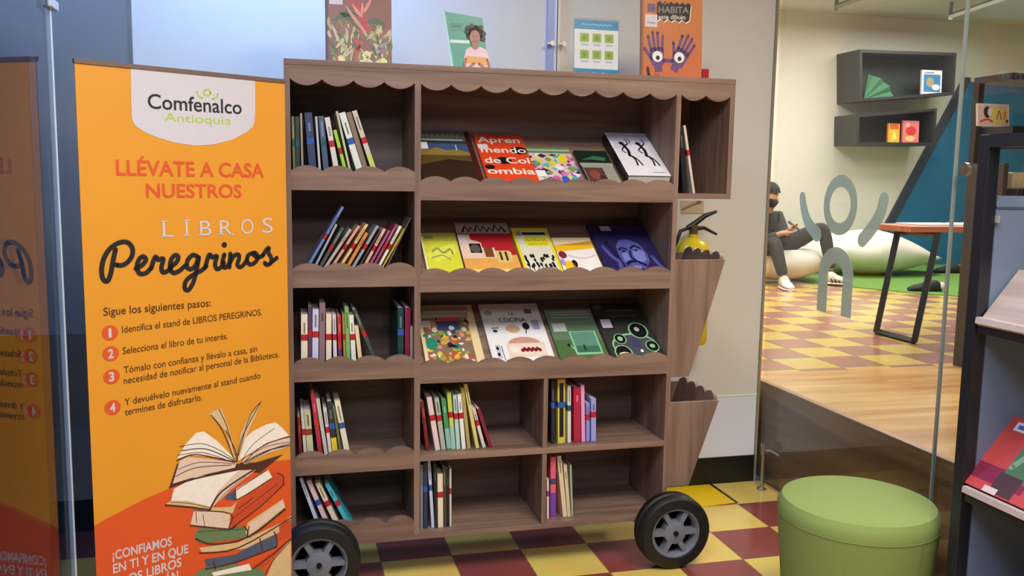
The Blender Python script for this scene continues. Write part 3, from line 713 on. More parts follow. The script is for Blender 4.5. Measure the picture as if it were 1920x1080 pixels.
display(1, 390, [(34, 180), (285, 180), (338, 440), (70, 445)], .010, C(220, 222, 150), 'lime yellow book, leftmost on the middle slanted shelf', a_lime)
display(1, 390, [(285, 110), (660, 105), (745, 430), (345, 435)], .012, C(180, 50, 46), 'red and orange book with a grey title strip', a_red)
display(1, 390, [(692, 150), (950, 142), (1038, 438), (768, 432)], .014, C(222, 204, 52), 'white book with yellow frame and black crowd drawing', a_yframe)
display(1, 390, [(990, 225), (1258, 205), (1328, 432), (1052, 450)], .010, C(226, 214, 190), 'low white and yellow book beside the purple portrait book', a_ywhite)
display(1, 390, [(1262, 118), (1650, 112), (1782, 424), (1340, 424)], .016, C(34, 26, 66), 'dark purple book with a lilac bearded portrait', a_face)
display(2, 550, [(28, 90), (410, 85), (482, 480), (34, 480)], .014, C(226, 210, 166), 'cream bordered book with a colourful crowd painting', a_crowd)
display(2, 550, [(468, 80), (880, 75), (980, 445), (528, 460)], .012, C(230, 228, 236), 'white cookbook titled La Cocina with food pictures', a_cocina)
display(2, 550, [(942, 120), (1255, 110), (1368, 430), (1010, 460)], .010, C(84, 112, 84), 'sage green book with a framed picture, beside the cookbook', a_green)
display(2, 550, [(1286, 70), (1640, 72), (1768, 424), (1388, 430)], .014, C(40, 42, 40), 'dark grey book with glowing green circles', a_circ)

# ================================================================== THINGS ON TOP OF THE CART
def standing(name, x0, x1, y, h, th, cover, label, cat, art, lean=-.06, group=None, pages=True):
    root = thing(name, label, cat, ((x0+x1)/2, y, ZT+.0008), (lean, 0, 0), group)
    w2 = (x1-x0)/2; c = .0025
    if pages:
        MB().box(-w2, w2, 0, c, 0, h).box(-w2, w2, th-c, th, 0, h).box(-w2, -w2+c, c, th-c, 0, h).build('cover', cover, root)
        MB().box(-w2+c, w2-.002, c, th-c, .003, h-.003).build('pages', PAPER, root)
    else: MB().box(-w2, w2, 0, th, 0, h).build('sheet', cover, root)
    sh = Sheet(lambda u, v, l: (-w2+u*2*w2, -.0003-l*.00015, v*h)); art(sh); sh.build('cover_print', root)
    return root
def a_flower(s):
    s.rect(0, 0, 1, 1, C(140, 88, 74)); s.rect(0, .86, 1, 1, C(150, 100, 86), 2); s.rect(0, 0, .045, 1, C(70, 44, 52), 2)
    rr = random.Random(4); gr_ = [C(94, 122, 66), C(66, 98, 52), C(130, 142, 82), C(176, 170, 112), C(120, 76, 62), C(206, 194, 140), C(170, 88, 64), C(196, 186, 150)]
    for i in range(170):
        u = rr.uniform(.08, .96); v = rr.uniform(.0, .46); a = rr.uniform(-.14, .14); l = rr.uniform(.05, .16)
        s.stroke([(u, v), (min(.99, max(.05, u+a*.5)), v+l*.5), (min(.99, max(.05, u+a)), v+l)], rr.uniform(.02, .05), rr.choice(gr_), 3+i*.017, 3, True)
    for (u, v, q, e) in ((.1, .5, .5, .58), (.2, .6, .5, .42), (.9, .48, .6, .5), (.3, .66, .45, .5)):
        s.stroke([(u, v), ((u+q)/2, (v+e)/2+.04), (q, e)], .06, gr_[1], 6, 4, True)
    rd = C(190, 52, 52)
    s.poly([(.34, .74), (.52, .73), (.6, .6), (.66, .38), (.56, .44), (.48, .58)], rd, 7)
    for (a, b) in (((.3, .68), (.62, .38)), ((.4, .7), (.56, .56)), ((.7, .78), (.56, .6)), ((.56, .72), (.55, .58))): s.stroke([a, ((a[0]+b[0])/2, (a[1]+b[1])/2-.015), b], .045, C(226, 140, 122), 8, 4, True)
    s.stroke([(.4, .34), (.5, .24), (.42, .1)], .07, C(186, 70, 56), 8, 4, True); s.stroke([(.55, .3), (.47, .2)], .05, C(196, 80, 60), 8, 2, True)
    s.stroke([(.36, .92), (.46, .8)], .06, C(50, 44, 40), 8, 2, True)
    for (u, v) in ((.6, .12), (.66, .06), (.8, .05), (.56, .05), (.88, .08), (.63, .15), (.24, .08)): s.poly([(u-.06, v+.03), (u-.01, v+.05), (u+.05, v+.02), (u+.04, v-.03), (u-.02, v-.04)], C(230, 222, 150), 9)
    s.stroke([(.78, .24), (.86, .2), (.93, .22)], .05, C(140, 116, 140), 8.5, 4, True); s.stroke([(.74, .2), (.86, .26), (.94, .3)], .04, C(160, 140, 156), 8.5, 4, True)
    s.rect(.07, .9, .2, 1, C(104, 96, 140), 9); s.rect(.06, .68, .26, .86, C(214, 208, 214), 9); s.rect(.08, .76, .24, .775, C(120, 120, 150), 9.5)
standing('display_book', .148, .386, D+.20, .33, .02, C(70, 44, 52), 'book with red tropical flower cover standing on the cart top', 'book', a_flower, group='posters and books on the cart top')
def a_habita(s):
    s.rect(0, 0, 1, 1, C(190, 114, 62)); s.poly([(0, 0), (1, 0), (1, .4), (0, .2)], C(196, 106, 64), 2)
    z = []
    for i in range(13): z.append((.24+i*.047, .89+(.03 if i % 2 else 0)))
    for i in range(9, -1, -1): z.append((.24+i*.06, .70+(.02 if i % 2 else -.01)))
    s.poly([(a+.012, b-.012) for a, b in z], C(230, 214, 196), 3); s.poly(z, C(26, 22, 24), 4)
    s.text('HABITA', (.27, .785), (.77, .80), .075, C(130, 126, 124), 5, .02); s.stroke([(.36, .885), (.4, .9)], .015, C(130, 126, 124), 5)
    s.text('este dibujo', (.27, .715), (.72, .73), .05, C(200, 196, 190), 5, .02)
    pu = C(104, 70, 118)
    for (u, v, fl_, rot) in ((.26, .27, 1, .12), (.62, .27, -1, -.5)):
        def R_(a, b): c_, s_ = math.cos(rot), math.sin(rot); return (u+(a*c_-b*s_)*1.0, v+(a*s_+b*c_)*.78)
        s.poly([R_(-.1, -.1), R_(.1, -.1), R_(.12, .1), R_(.1, .16), R_(-.1, .16), R_(-.13, .05)], pu, 5)
        s.poly([R_(-.07, -.1), R_(.07, -.1), R_(.06, -.2), R_(-.06, -.2)], pu, 5)
        for q, l in ((-.09, .33), (-.03, .38), (.03, .37), (.09, .31)): s.stroke([R_(q, .12), R_(q*1.35, l)], .042, pu, 5, 1)
        s.stroke([R_(.1*1*(-1 if fl_ > 0 else -1), .0), R_(-.2, .16)], .045, pu, 5, 1)
        if fl_ > 0: s.stroke([R_(.1, -.04), R_(.24, -.06)], .045, pu, 5, 1)
        s.disc(u, v+.02, .085, .062, C(236, 230, 236), 6); s.disc(u+.005, v+.005, .032, .026, BLK, 7)
    s.poly([(.19, .05), (.25, .03), (.31, .07), (.26, .1), (.25, .08), (.23, .1)], C(190, 44, 38), 6); s.stroke([(.1, .15), (.12, .07)], .05, C(90, 20, 24), 6, 1)
    s.disc(.89, .05, .045, .025, C(170, 90, 96), 6); s.rect(.09, .79, .22, .88, C(96, 82, 124), 6); s.rect(.05, .62, .25, .76, C(206, 196, 206), 6); s.rect(.08, .66, .22, .672, C(130, 126, 160), 7)
    s.rect(0, 0, .03, 1, C(150, 90, 52), 3)
standing('display_book', 1.369, 1.628, D+.20, .345, .02, C(170, 100, 56), 'tan book with purple hands and eyes standing on the cart top', 'book', a_habita, group='posters and books on the cart top')
tag(MB().box(1.634, 1.662, D+.205, D+.245, ZT+.0005, ZT+.062).build('box', mat((168, 16, 24), .4), bevel=.002), 'small red box beside the tan book on the cart top', 'box')
def a_flyer(s):
    s.rect(0, 0, 1, 1, C(226, 226, 240)); bc = C(30, 134, 186)
    s.rect(0, .84, 1, 1, bc, 2); squiggle(s, .16, .84, .91, .03, C(150, 204, 232), 3, .016); s.rect(.2, .87, .8, .878, C(110, 180, 214), 3)
    s.rect(0, .0, 1, .16, bc, 2); squiggle(s, .26, .76, .06, .04, C(190, 222, 240), 3, .02)
    lg = C(150, 178, 62)
    for i in range(3):
        for j in range(2):
            u = .13+i*.28; v = .62-j*.29
            s.rect(u, v, u+.2, v+.15, lg, 3); s.disc(u+.1, v+.075, .05, .045, C(122, 150, 50), 4, 10); s.rect(u+.02, v-.06, u+.18, v-.03, C(178, 184, 206), 3)
fy = thing('sign_holder', 'white flyer with blue bars and six lime squares in clear holder', 'sign', (1.18, D+.2, ZT+.0008), (-.05, 0, 0), 'posters and books on the cart top')
MB().box(-.094, .094, -.003, -.001, 0, .232).box(-.094, .094, .003, .005, 0, .232).box(-.094, .094, -.003, .05, 0, .002).build('clear_holder', ACRYL, fy)
MB().box(-.09, .09, 0, .0016, .004, .225).build('sheet', mat((226, 226, 238), .6), fy)
sh = Sheet(lambda u, v, l: (-.09+u*.18, -.0002-l*.0001, .004+v*.221)); a_flyer(sh); sh.build('sheet_print', fy)
tl = thing('sign_holder', 'slanted teal sign with a curly haired person in orange striped shirt', 'sign', (.66, D+.2, ZT+.0008), (-.05, 0, 0), 'posters and books on the cart top')
x_ = lambda px: (px-829.0)*(.204/104.0)-.075
z_ = lambda py: (121-py)*(.217/113.0)+.0085
teal = [(x_(845), z_(122)), (x_(902), z_(122)), (x_(913), z_(100)), (x_(908), z_(70)), (x_(902), z_(20)), (x_(900), z_(17)), (x_(826), z_(9)), (x_(825), z_(12))]
MB().prism(teal, .003, 'xz', 0).box(x_(845), x_(902), 0, .06, 0, .004).build('sign_panel', C(84, 160, 140), tl)
sh = Sheet(lambda u, v, l: (x_(u), -.0004-l*.00015, z_(v)))
sh.poly([(842, 122), (824, 9), (828, 9), (846, 122)], C(170, 220, 226), 1)
sh.rect(838, 62, 876, 68, C(206, 230, 222), 1); sh.rect(840, 30, 862, 40, C(70, 140, 124), 1); sh.stroke([(846, 36), (858, 36)], 1.5, C(40, 90, 90), 2, 1); sh.rect(838, 43, 864, 45, C(70, 140, 124), 1)
sh.build('sign_print', tl)
pm = MB().prism([(x_(a), z_(b)) for a, b in [(864, 124), (864, 100), (868, 82), (872, 77), (880, 74), (898, 74), (908, 78), (914, 96), (916, 122), (914, 125)]], .003, 'xz', -.004)
pm.build('printed_person', C(230, 198, 206), tl)
sh = Sheet(lambda u, v, l: (x_(u), -.0045-l*.0002, z_(v)))
sh.poly([(870, 92), (912, 94), (913, 108), (868, 106)], C(226, 160, 84), 1)
sk = C(168, 112, 96)
sh.disc(886, 56, 10, 14, sk, 3); sh.poly([(880, 66), (892, 66), (893, 76), (886, 80), (880, 76)], sk, 2)
for i in range(26):
    a = -.5+i*.16; sh.disc(887+13*math.cos(a), 50-13*math.sin(a), 4.5, 4.8, C(36, 28, 28), 2.5, 8)
for q in ((872, 38), (870, 44), (880, 34), (898, 36), (904, 48), (903, 58)): sh.disc(q[0], q[1], 4, 5, C(36, 28, 28), 2.6, 8)
sh.disc(882, 54, 1.4, 1, BLK, 4, 8); sh.disc(890, 54, 1.4, 1, BLK, 4, 8); sh.stroke([(882, 63), (886, 64), (890, 63)], 1.4, C(90, 44, 44), 4, 1); sh.stroke([(886, 55), (885, 59), (887, 60)], 1, C(130, 80, 70), 4, 1)
sh.stroke([(868, 98), (866, 112), (872, 116), (884, 106)], 5, sk, 4); sh.stroke([(910, 98), (914, 112), (906, 114), (894, 106)], 5, sk, 4)
sh.build('person_print', tl)

# ================================================================== ROLL-UP BANNER
BA = math.radians(30); BL = Vector((-.541, 2.6365, 0)); BW = .627; BTOP = 1.802
bd = Vector((math.cos(BA), math.sin(BA), 0)); bn = Vector((-math.sin(BA), math.cos(BA), 0))
ban = thing('roll_up_banner', 'orange roll up banner about travelling books left of the cart', 'banner', tuple(BL), (0, 0, BA))
OR_ = mat((224, 150, 40), .45, 0, .05, 6)
MB().box(0, BW, 0, .003, .07, BTOP).build('banner_sheet', OR_, ban)
MB().box(-.002, BW+.002, -.004, .008, BTOP-.008, BTOP+.004).build('top_rail', mat((120, 100, 90), .4, .5), ban)
MB().box(-.01, BW+.01, -.04, .05, .0, .075).build('base_cassette', mat((150, 152, 156), .35, .8), ban, bevel=.01)
MB().tube([(BW/2, .02, .05), (BW/2, .02, BTOP-.01)], .008, 10).build('support_pole', STEEL, ban)
MB().box(.02, .10, -.12, .12, 0, .012).box(BW-.10, BW-.02, -.12, .12, 0, .012).build('foot', STEEL, ban)
def buv(px, py):
    p = apl(px, py, BL, bn); return ((p-BL).dot(bd), p.z)
def bsheet(): return Sheet(lambda u, v, l: (u, -.0006-l*.00025, v))
def B(pts): return [buv(*p) for p in pts]
def arc(cx, cy, rx, ry, a0, a1, n=14): return [(cx+rx*math.cos(math.radians(a0+(a1-a0)*i/n)), cy+ry*math.sin(math.radians(a0+(a1-a0)*i/n))) for i in range(n+1)]
s = bsheet(); white = mat((206, 200, 206), .5, 0, .03)
tabpts = [(244.6, 119.5), (246, 200), (247, 222), (252, 234), (270, 247), (295, 258), (330, 268), (365, 273), (400, 271), (435, 262), (462, 248), (473, 238), (477, 228), (478, 210), (478, 147)]
tp_ = B(tabpts); tp_[0] = (tp_[0][0], BTOP-.008); tp_[-1] = (tp_[-1][0], BTOP-.008)
s.poly(tp_, white, 1); s.build('logo_tab', ban, 'white rounded tab with logo')
def line(st, a, b, cap_px, mt, bold=0.0, layer=3, sheet=None):
    """lettering whose baseline runs from pixel a to pixel b in the photo"""
    p0, p1 = buv(*a), buv(*b); q = buv(a[0], a[1]-cap_px)
    sheet.text(st, p0, p1, q[1]-p0[1], mt, layer, bold, (0.0, 1.0))
INK = mat((24, 24, 26), .5); LIME = mat((172, 196, 70), .5); RED = mat((216, 84, 36), .5, 0, .05); BRN = mat((84, 50, 22), .5)
s = bsheet(); line('Comfenalco', (277, 203), (453, 214), 29, INK, .012, 3, s); line('Antioquia', (308, 227), (433, 234), 17, LIME, .0, 3, s)
s.stroke(B([(388+6.5*math.cos(a*.5), 174+5.5*math.sin(a*.5)) for a in range(14)]), .005, LIME, 3, 2)
s.stroke(B([(369, 172), (372, 180), (379, 184)]), .005, LIME, 3); s.stroke(B([(408, 176), (405, 183), (398, 186)]), .005, LIME, 3)
s.build('logo_lettering', ban)
s = bsheet(); line('LLÉVATE A CASA', (218, 328), (495, 332.5), 30, RED, .018, 3, s); line('NUESTROS', (274, 370), (453, 370), 27, RED, .018, 3, s); s.build('headline_lettering', ban)
SER = {'L': [((302, 444), (314, 443.6)), ((302, 415), (313, 414.5))], 'I': [((344.5, 442), (356, 441.5)), ((344.5, 413.5), (356, 413))], 'B': [((372, 441), (380, 440.8))], 'R': [((409, 440), (419, 439.6)), ((429, 439.6), (438, 439.2))]}
for ch, xa, xb_, yb_ in (('L', 305, 325, 444.5), ('I', 348, 352, 443), ('B', 375, 396, 442), ('R', 412, 435, 441), ('O', 452, 475, 439), ('S', 492, 511, 437)):
    s = bsheet(); line(ch, (xa, yb_), (xb_, yb_-.7), 30, white, -.004, 3, s)
    for a, b in SER.get(ch, []): s.stroke(B([a, b]), .0035, white, 3, 1)
    s.build('title_letter', ban)
s = bsheet()
def K(x, y): return buv(x/2.298, 90+y/2.298)
SCR = [
 [(497, 868), (486, 920), (478, 965), (466, 1000), (452, 1004), (440, 985), (438, 945), (450, 900), (476, 862), (510, 840), (545, 836), (568, 858), (570, 890), (552, 920), (525, 936), (500, 934)],
 [(585, 950), (612, 935), (628, 912), (616, 898), (598, 912), (590, 945), (602, 972), (630, 968), (652, 945)],
 [(650, 950), (664, 908), (672, 900), (680, 912), (703, 908), (695, 945), (702, 966), (722, 960), (738, 942)],
 [(732, 945), (758, 925), (768, 902), (755, 892), (738, 910), (732, 945), (745, 968), (772, 960), (800, 935)],
 [(852, 900), (830, 892), (808, 915), (806, 945), (825, 952), (845, 930), (856, 898), (848, 950), (832, 1010), (812, 1042), (796, 1036), (800, 1005), (830, 978), (868, 958), (888, 940)],
 [(884, 945), (896, 900), (904, 890), (914, 902), (934, 896), (926, 930), (934, 952), (952, 944), (964, 925)],
 [(966, 890), (958, 925), (966, 946), (982, 936), (992, 915)],
 [(992, 886), (988, 944)], [(990, 925), (1008, 895), (1026, 890), (1030, 905), (1022, 932), (1034, 944), (1052, 930), (1064, 910)],
 [(1092, 882), (1070, 892), (1064, 915), (1076, 932), (1098, 924), (1110, 900), (1098, 882), (1092, 890), (1112, 902), (1134, 892)],
 [(1130, 896), (1148, 868), (1158, 862), (1156, 882), (1168, 904), (1166, 926), (1150, 934), (1140, 926)], [(1164, 926), (1180, 914), (1192, 904)]]
for q in SCR: s.stroke([K(*p) for p in q], .0135, INK, 3, 5)
s.disc(*K(966, 848), .0085, .0085, INK, 3)
s.build('script_lettering', ban)
s = bsheet()
line('Sigue los siguientes pasos:', (194, 592), (395, 574), 16, BRN, .006, 3, s); s.build('steps_heading', ban)
LN = [('Identifica el stand de LIBROS PEREGRINOS.', (229, 624), (491, 590.5)), ('Selecciona el libro de tu interés.', (230, 664), (427, 635)),
      ('Tómalo con confianza y llévalo a casa, sin', (232, 700), (482, 659)), ('necesidad de notificar al personal de la Biblioteca.', (232, 720), (523, 669)),
      ('Y devuélvelo nuevamente al stand cuando', (234, 760), (488, 709)), ('termines de disfrutarlo.', (234, 779), (379, 750))]
for t, a, b in LN: s = bsheet(); line(t, a, b, 13.5, BRN, .002, 3, s); s.build('step_lettering', ban)
for n_, x, y in (('1', 206, 624), ('2', 207.5, 663), ('3', 209, 706), ('4', 211, 764)):
    s = bsheet(); u, v = buv(x, y); s.disc(u, v, .0225, .0215, RED, 2)
    hw = .0038 if n_ == '1' else .0075
    s.text(n_, (u-hw, v-.0125), (u+hw, v-.0125), .026, white, 3, .03, (0, 1)); s.build('step_badge', ban)
s = bsheet()
lowp = B([(170, 988), (195, 975), (230, 957), (270, 936), (315, 917), (360, 900), (420, 880), (480, 868), (543, 862), (548, 1079)])
s.poly([(0.0, lowp[0][1])]+lowp[1:-2]+[(BW, lowp[-2][1]), (BW, .08), (0, .08)], mat((218, 84, 36), .45, 0, .04, 6), 1)
s.build('lower_orange_field', ban)
s = bsheet()
for t, a, b, c_ in (('¡CONFIAMOS', (211, 1050), (322, 1022), 18), ('EN TI Y EN QUE', (212, 1075), (353, 1036), 18), ('OS LIBROS', (240, 1094), (340, 1061), 18), ('ÁN', (308, 1096), (334, 1086), 18)):
    line(t, a, b, c_, white, .02, 3, s)
s.build('closing_lettering', ban)
# painted pile of books on the banner
s = bsheet()
def I(pts): return [((lambda q: (min(q[0], BW-.001), q[1]))(buv(300+x/3, 720+y/3))) for x, y in pts]
cr, cr2, inkb, dor, grn, nav, tan_ = C(232, 222, 212), C(214, 190, 172), C(70, 40, 34), C(190, 70, 40), C(96, 122, 86), C(70, 82, 108), C(206, 176, 132)
ILL = [
 (4, nav, [(250, 985), (420, 960), (640, 830), (660, 850), (655, 915), (420, 1010), (262, 1040)]), (4.2, tan_, [(220, 920), (440, 890), (700, 770), (738, 740), (738, 800), (480, 925), (235, 950)]),
 (4.1, grn, [(180, 1080), (250, 1030), (420, 1010), (580, 1040), (590, 1080)]), (4.3, cr, [(290, 1060), (500, 1010), (515, 1045), (300, 1080)]), (4.3, dor, [(520, 1030), (640, 940), (735, 860), (735, 905), (560, 1040)]),
 (4.35, dor, [(668, 790), (738, 760), (738, 850), (672, 880)]), (4.35, tan_, [(600, 1080), (640, 980), (735, 870), (735, 1080)]),
 (4.4, grn, [(195, 830), (215, 812), (470, 800), (495, 830), (490, 860), (230, 900), (195, 870)]), (4.5, tan_, [(490, 780), (690, 645), (705, 700), (505, 865), (480, 840)]), (4.6, cr2, [(500, 790), (690, 655), (700, 690), (505, 845)]),
 (4.7, dor, [(390, 720), (640, 490), (690, 510), (695, 560), (410, 810)]), (4.8, cr2, [(190, 705), (395, 730), (385, 812), (170, 790)]), (4.85, tan_, [(200, 700), (400, 690), (430, 660), (410, 720), (395, 735)]),
 (4.9, cr, [(425, 590), (605, 480), (630, 525), (430, 655)]), (4.95, nav, [(365, 630), (425, 590), (430, 655), (370, 650)]),
 (5.0, inkb, [(52, 580), (95, 450), (130, 430), (420, 450), (540, 440), (690, 395), (560, 500), (430, 480), (200, 530)]),
 (5.1, cr2, [(70, 560), (110, 430), (160, 410), (430, 440), (420, 470), (200, 520)]), (5.2, cr, [(95, 420), (140, 340), (200, 275), (245, 265), (320, 320), (390, 390), (425, 435), (300, 410), (170, 400)]),
 (5.2, cr, [(440, 430), (480, 300), (520, 265), (600, 225), (650, 215), (690, 250), (725, 290), (600, 330), (520, 380)]), (5.25, cr2, [(450, 440), (540, 370), (640, 320), (728, 300), (728, 350), (600, 390), (480, 450)]),
 (5.3, tan_, [(415, 430), (370, 270), (320, 210), (270, 170), (340, 130), (380, 230), (425, 380)]), (5.3, tan_, [(430, 420), (450, 280), (500, 180), (570, 90), (540, 170), (480, 300), (440, 430)]),
 (5.5, cr, [(75, 590), (200, 520), (440, 485), (330, 600), (280, 690), (150, 660), (60, 660)]), (5.55, cr2, [(440, 485), (540, 480), (400, 590), (285, 705), (290, 680), (340, 590)]), (5.6, tan_, [(30, 675), (60, 655), (150, 655), (285, 690), (278, 705), (140, 690)]),
]
for l, mt, pts in ILL: s.poly(I(pts), mt, l)
for pts, wd in (([(55, 578), (200, 530), (430, 482)], .006), ([(280, 705), (350, 600), (545, 470)], .006), ([(430, 455), (470, 440), (600, 375), (725, 345)], .004), ([(95, 430), (200, 395), (420, 440)], .0035),
                ([(120, 375), (260, 365), (420, 435)], .003), ([(470, 440), (580, 345), (728, 295)], .003), ([(400, 810), (560, 690), (700, 560)], .004), ([(190, 710), (395, 728), (385, 810)], .0035), ([(170, 795), (385, 815), (430, 790)], .004),
                ([(200, 870), (300, 900), (490, 860), (700, 700)], .005), ([(220, 950), (440, 920), (740, 750)], .0045), ([(255, 1040), (430, 1000), (655, 915)], .005), ([(430, 440), (425, 380), (370, 260)], .003), ([(430, 440), (460, 300), (560, 110)], .003),
                ([(100, 400), (240, 385), (400, 437)], .002), ([(112, 350), (230, 335), (330, 370), (425, 432)], .002), ([(85, 520), (200, 470), (400, 455)], .0025), ([(100, 480), (220, 440), (420, 447)], .002),
                ([(500, 400), (600, 350), (725, 325)], .002), ([(455, 440), (520, 340), (640, 250)], .002), ([(480, 445), (620, 370), (728, 335)], .003), ([(300, 690), (380, 600), (480, 520)], .002), ([(60, 665), (160, 670), (280, 695)], .002),
                ([(425, 595), (430, 650), (625, 530)], .0035), ([(420, 600), (600, 483)], .003), ([(500, 800), (505, 860), (705, 705)], .0035), ([(200, 720), (205, 780)], .002), ([(240, 735), (250, 800)], .002), ([(470, 800), (492, 828), (488, 862)], .004), ([(215, 830), (470, 815)], .002),
                ([(300, 1000), (310, 1040)], .004), ([(560, 870), (575, 930)], .004), ([(640, 830), (658, 870), (655, 915)], .004), ([(660, 500), (692, 520), (690, 560)], .004), ([(440, 700), (520, 640)], .003), ([(400, 760), (660, 560)], .002), ([(590, 1070), (640, 985), (735, 880)], .003),
                ([(330, 140), (375, 240), (422, 400)], .0025), ([(285, 172), (350, 260), (415, 420)], .0025), ([(570, 95), (500, 190), (440, 400)], .0025), ([(30, 680), (150, 690), (278, 706)], .005), ([(520, 1040), (640, 950), (735, 870)], .005)):
    s.stroke(I(pts), wd, inkb, 6, 4)
s.build('book_pile_print', ban, 'painted pile of old books under an open book')

# ================================================================== GREEN POUF
pf = thing('pouf', 'round lime green upholstered pouf on the tile floor by the glass', 'pouf', (1.852, 2.50, 0))
GRN = mat((128, 146, 78), .85, 0, .06, 120, 1, .15)
PR = .258; PH = .452
sg = MB().lathe([(.0, 0), (PR*.84, 0), (PR*.87, .02), (PR*.93, .20), (PR*.99, .36), (PR, .395)], 64)
sg.build('side', GRN, pf, smooth=True)
MB().lathe([(PR, .395), (PR+.001, .42), (PR-.006, .438), (PR-.014, .452), (PR-.035, .459), (PR*.5, .463), (.0, .464)], 64).build('seat_top', GRN, pf, smooth=True)
MB().lathe([(PR-.002, .391), (PR+.0012, .393), (PR+.0012, .396), (PR-.002, .398)], 64).build('seam_piping', mat((112, 134, 64), .8), pf, smooth=True)
MB().tube([(PR*.87*math.cos(-1.35)*1.005, PR*.87*math.sin(-1.35)*1.005, .02), (PR*.935*math.cos(-1.35)*1.004, PR*.935*math.sin(-1.35)*1.004, .20), (PR*1.003*math.cos(-1.35), PR*1.003*math.sin(-1.35), .39)], .002, 6).build('side_seam', mat((104, 126, 60), .8), pf)

# ================================================================== WALL: extinguisher, plate, floor sticker
ex = thing('fire_extinguisher', 'yellow fire extinguisher with black handle hung on the wall behind cart', 'fire extinguisher', (1.84, 3.80, .75))
MB().lathe([(.0, 0), (.075, 0), (.082, .012), (.082, .42), (.078, .45), (.06, .48), (.03, .497), (.022, .50), (.022, .515), (.0, .515)], 36).build('cylinder', mat((226, 196, 20), .3, 0, .04, 10), ex, smooth=True)
MB().lathe([(.0, .51), (.02, .51), (.022, .55), (.014, .56), (.0, .56)], 18).build('valve', mat((120, 100, 70), .35, .6), ex, smooth=True)
hd = MB(); hd.tube([(-.03, 0, .545), (.0, 0, .56), (.05, -.01, .60), (.105, -.02, .622)], [.012, .014, .012, .006], 10); hd.tube([(.0, 0, .54), (.05, -.01, .545), (.11, -.02, .515)], [.012, .009, .006], 10)
hd.build('handle', BLACK, ex, smooth=True)
MB().tube([(-.02, 0, .545), (-.07, -.01, .53), (-.10, -.01, .45), (-.10, -.01, .2)], .009, 10).build('hose', BLACK, ex, smooth=True)
MB().box(-.03, .03, .07, .128, .30, .36).build('wall_bracket', mat((60, 60, 60), .5, .5), ex)
pt = thing('wall_plate', 'small beige plate with brown line below the top right cubby', 'sign', (1.89, YW, 1.387))
MB().box(-.06, .06, -.006, -.0008, -.03, .03).build('plate', mat((196, 182, 150), .5), pt)
MB().tube([(-.055, -.009, -.012), (.0, -.009, .012), (.045, -.009, .026)], .004, 8).ball((.03, -.010, .024), .014, .005, .008).build('printed_line', mat((140, 96, 70), .5), pt)
st = thing('floor_sticker', 'bright yellow floor marking with black edge below the extinguisher', 'floor marking', (0, 0, 0))
MB().prism([(1.66, 3.62), (2.045, 3.66), (2.04, 3.92), (1.66, 3.92)], .0012, 'xy', .0002).build('yellow_sheet', mat((232, 190, 20), .4), st)
MB().prism([(2.045, 3.66), (2.058, 3.655), (2.056, 3.92), (2.04, 3.92)], .0018, 'xy', .0002).build('black_edge', BLACK, st)

# ================================================================== GLASS FITTINGS AND DECAL (right partition)
bk = thing('glass_bracket', 'steel floor post clamping the glass foot beside the wall', 'bracket', (2.262, 3.80, 0))
MB().lathe([(.024, 0), (.024, .006), (.0095, .012), (.0095, .215), (.012, .217), (.012, .235), (.0, .236)], 24).build('post', STEEL, bk, smooth=True)
MB().tube([(0, 0, .195), (.036, 0, .195), (.036, -.09, .195)], .008, 12).build('arm', STEEL, bk, smooth=True)
dsc = MB().lathe([(.024, 0), (.024, .014), (.018, .018), (.0, .018)], 28, 'x', (GX-.0185, 2.625, 1.562)).build('glass_clamp', mat((150, 146, 138), .3, .8), smooth=True)
tag(dsc, 'round steel disc fitting beside the right glass joint', 'clamp')
d3 = thing('glass_clamp', 'pale clip at the top of the left glass joint', 'clamp', (LX, 2.612, ax(97, 10, LX).z))
MB().box(.0012, .012, -.04, .04, -.012, .012).build('clip_plate', mat((206, 214, 226), .3, .4), d3, bevel=.003)
DEC = bpy.data.materials.new('frosted_vinyl'); DEC.use_nodes = True
nt = DEC.node_tree; b_ = nt.nodes['Principled BSDF']; b_.inputs['Base Color'].default_value = rgb((186, 208, 200)); b_.inputs['Roughness'].default_value = .6
mx = N(nt, 'ShaderNodeMixShader'); mx.inputs[0].default_value = .78; tr_ = N(nt, 'ShaderNodeBsdfTransparent')
nt.links.new(tr_.outputs[0], mx.inputs[1]); nt.links.new(b_.outputs[0], mx.inputs[2]); nt.links.new(mx.outputs[0], nt.nodes['Material Output'].inputs[0])
dc = thing('glass_decal', 'frosted grey green figure with raised arms stuck on the glass partition', 'decal', (GX, 3.345, 1.42))
def G(px, py): p = ax(px, py, GX); return (p.y-3.345, p.z-1.42)
DT = .0008
def dec(pts_out, name): MB().prism(pts_out, -DT, 'yz', -.0006).build(name, DEC, dc)
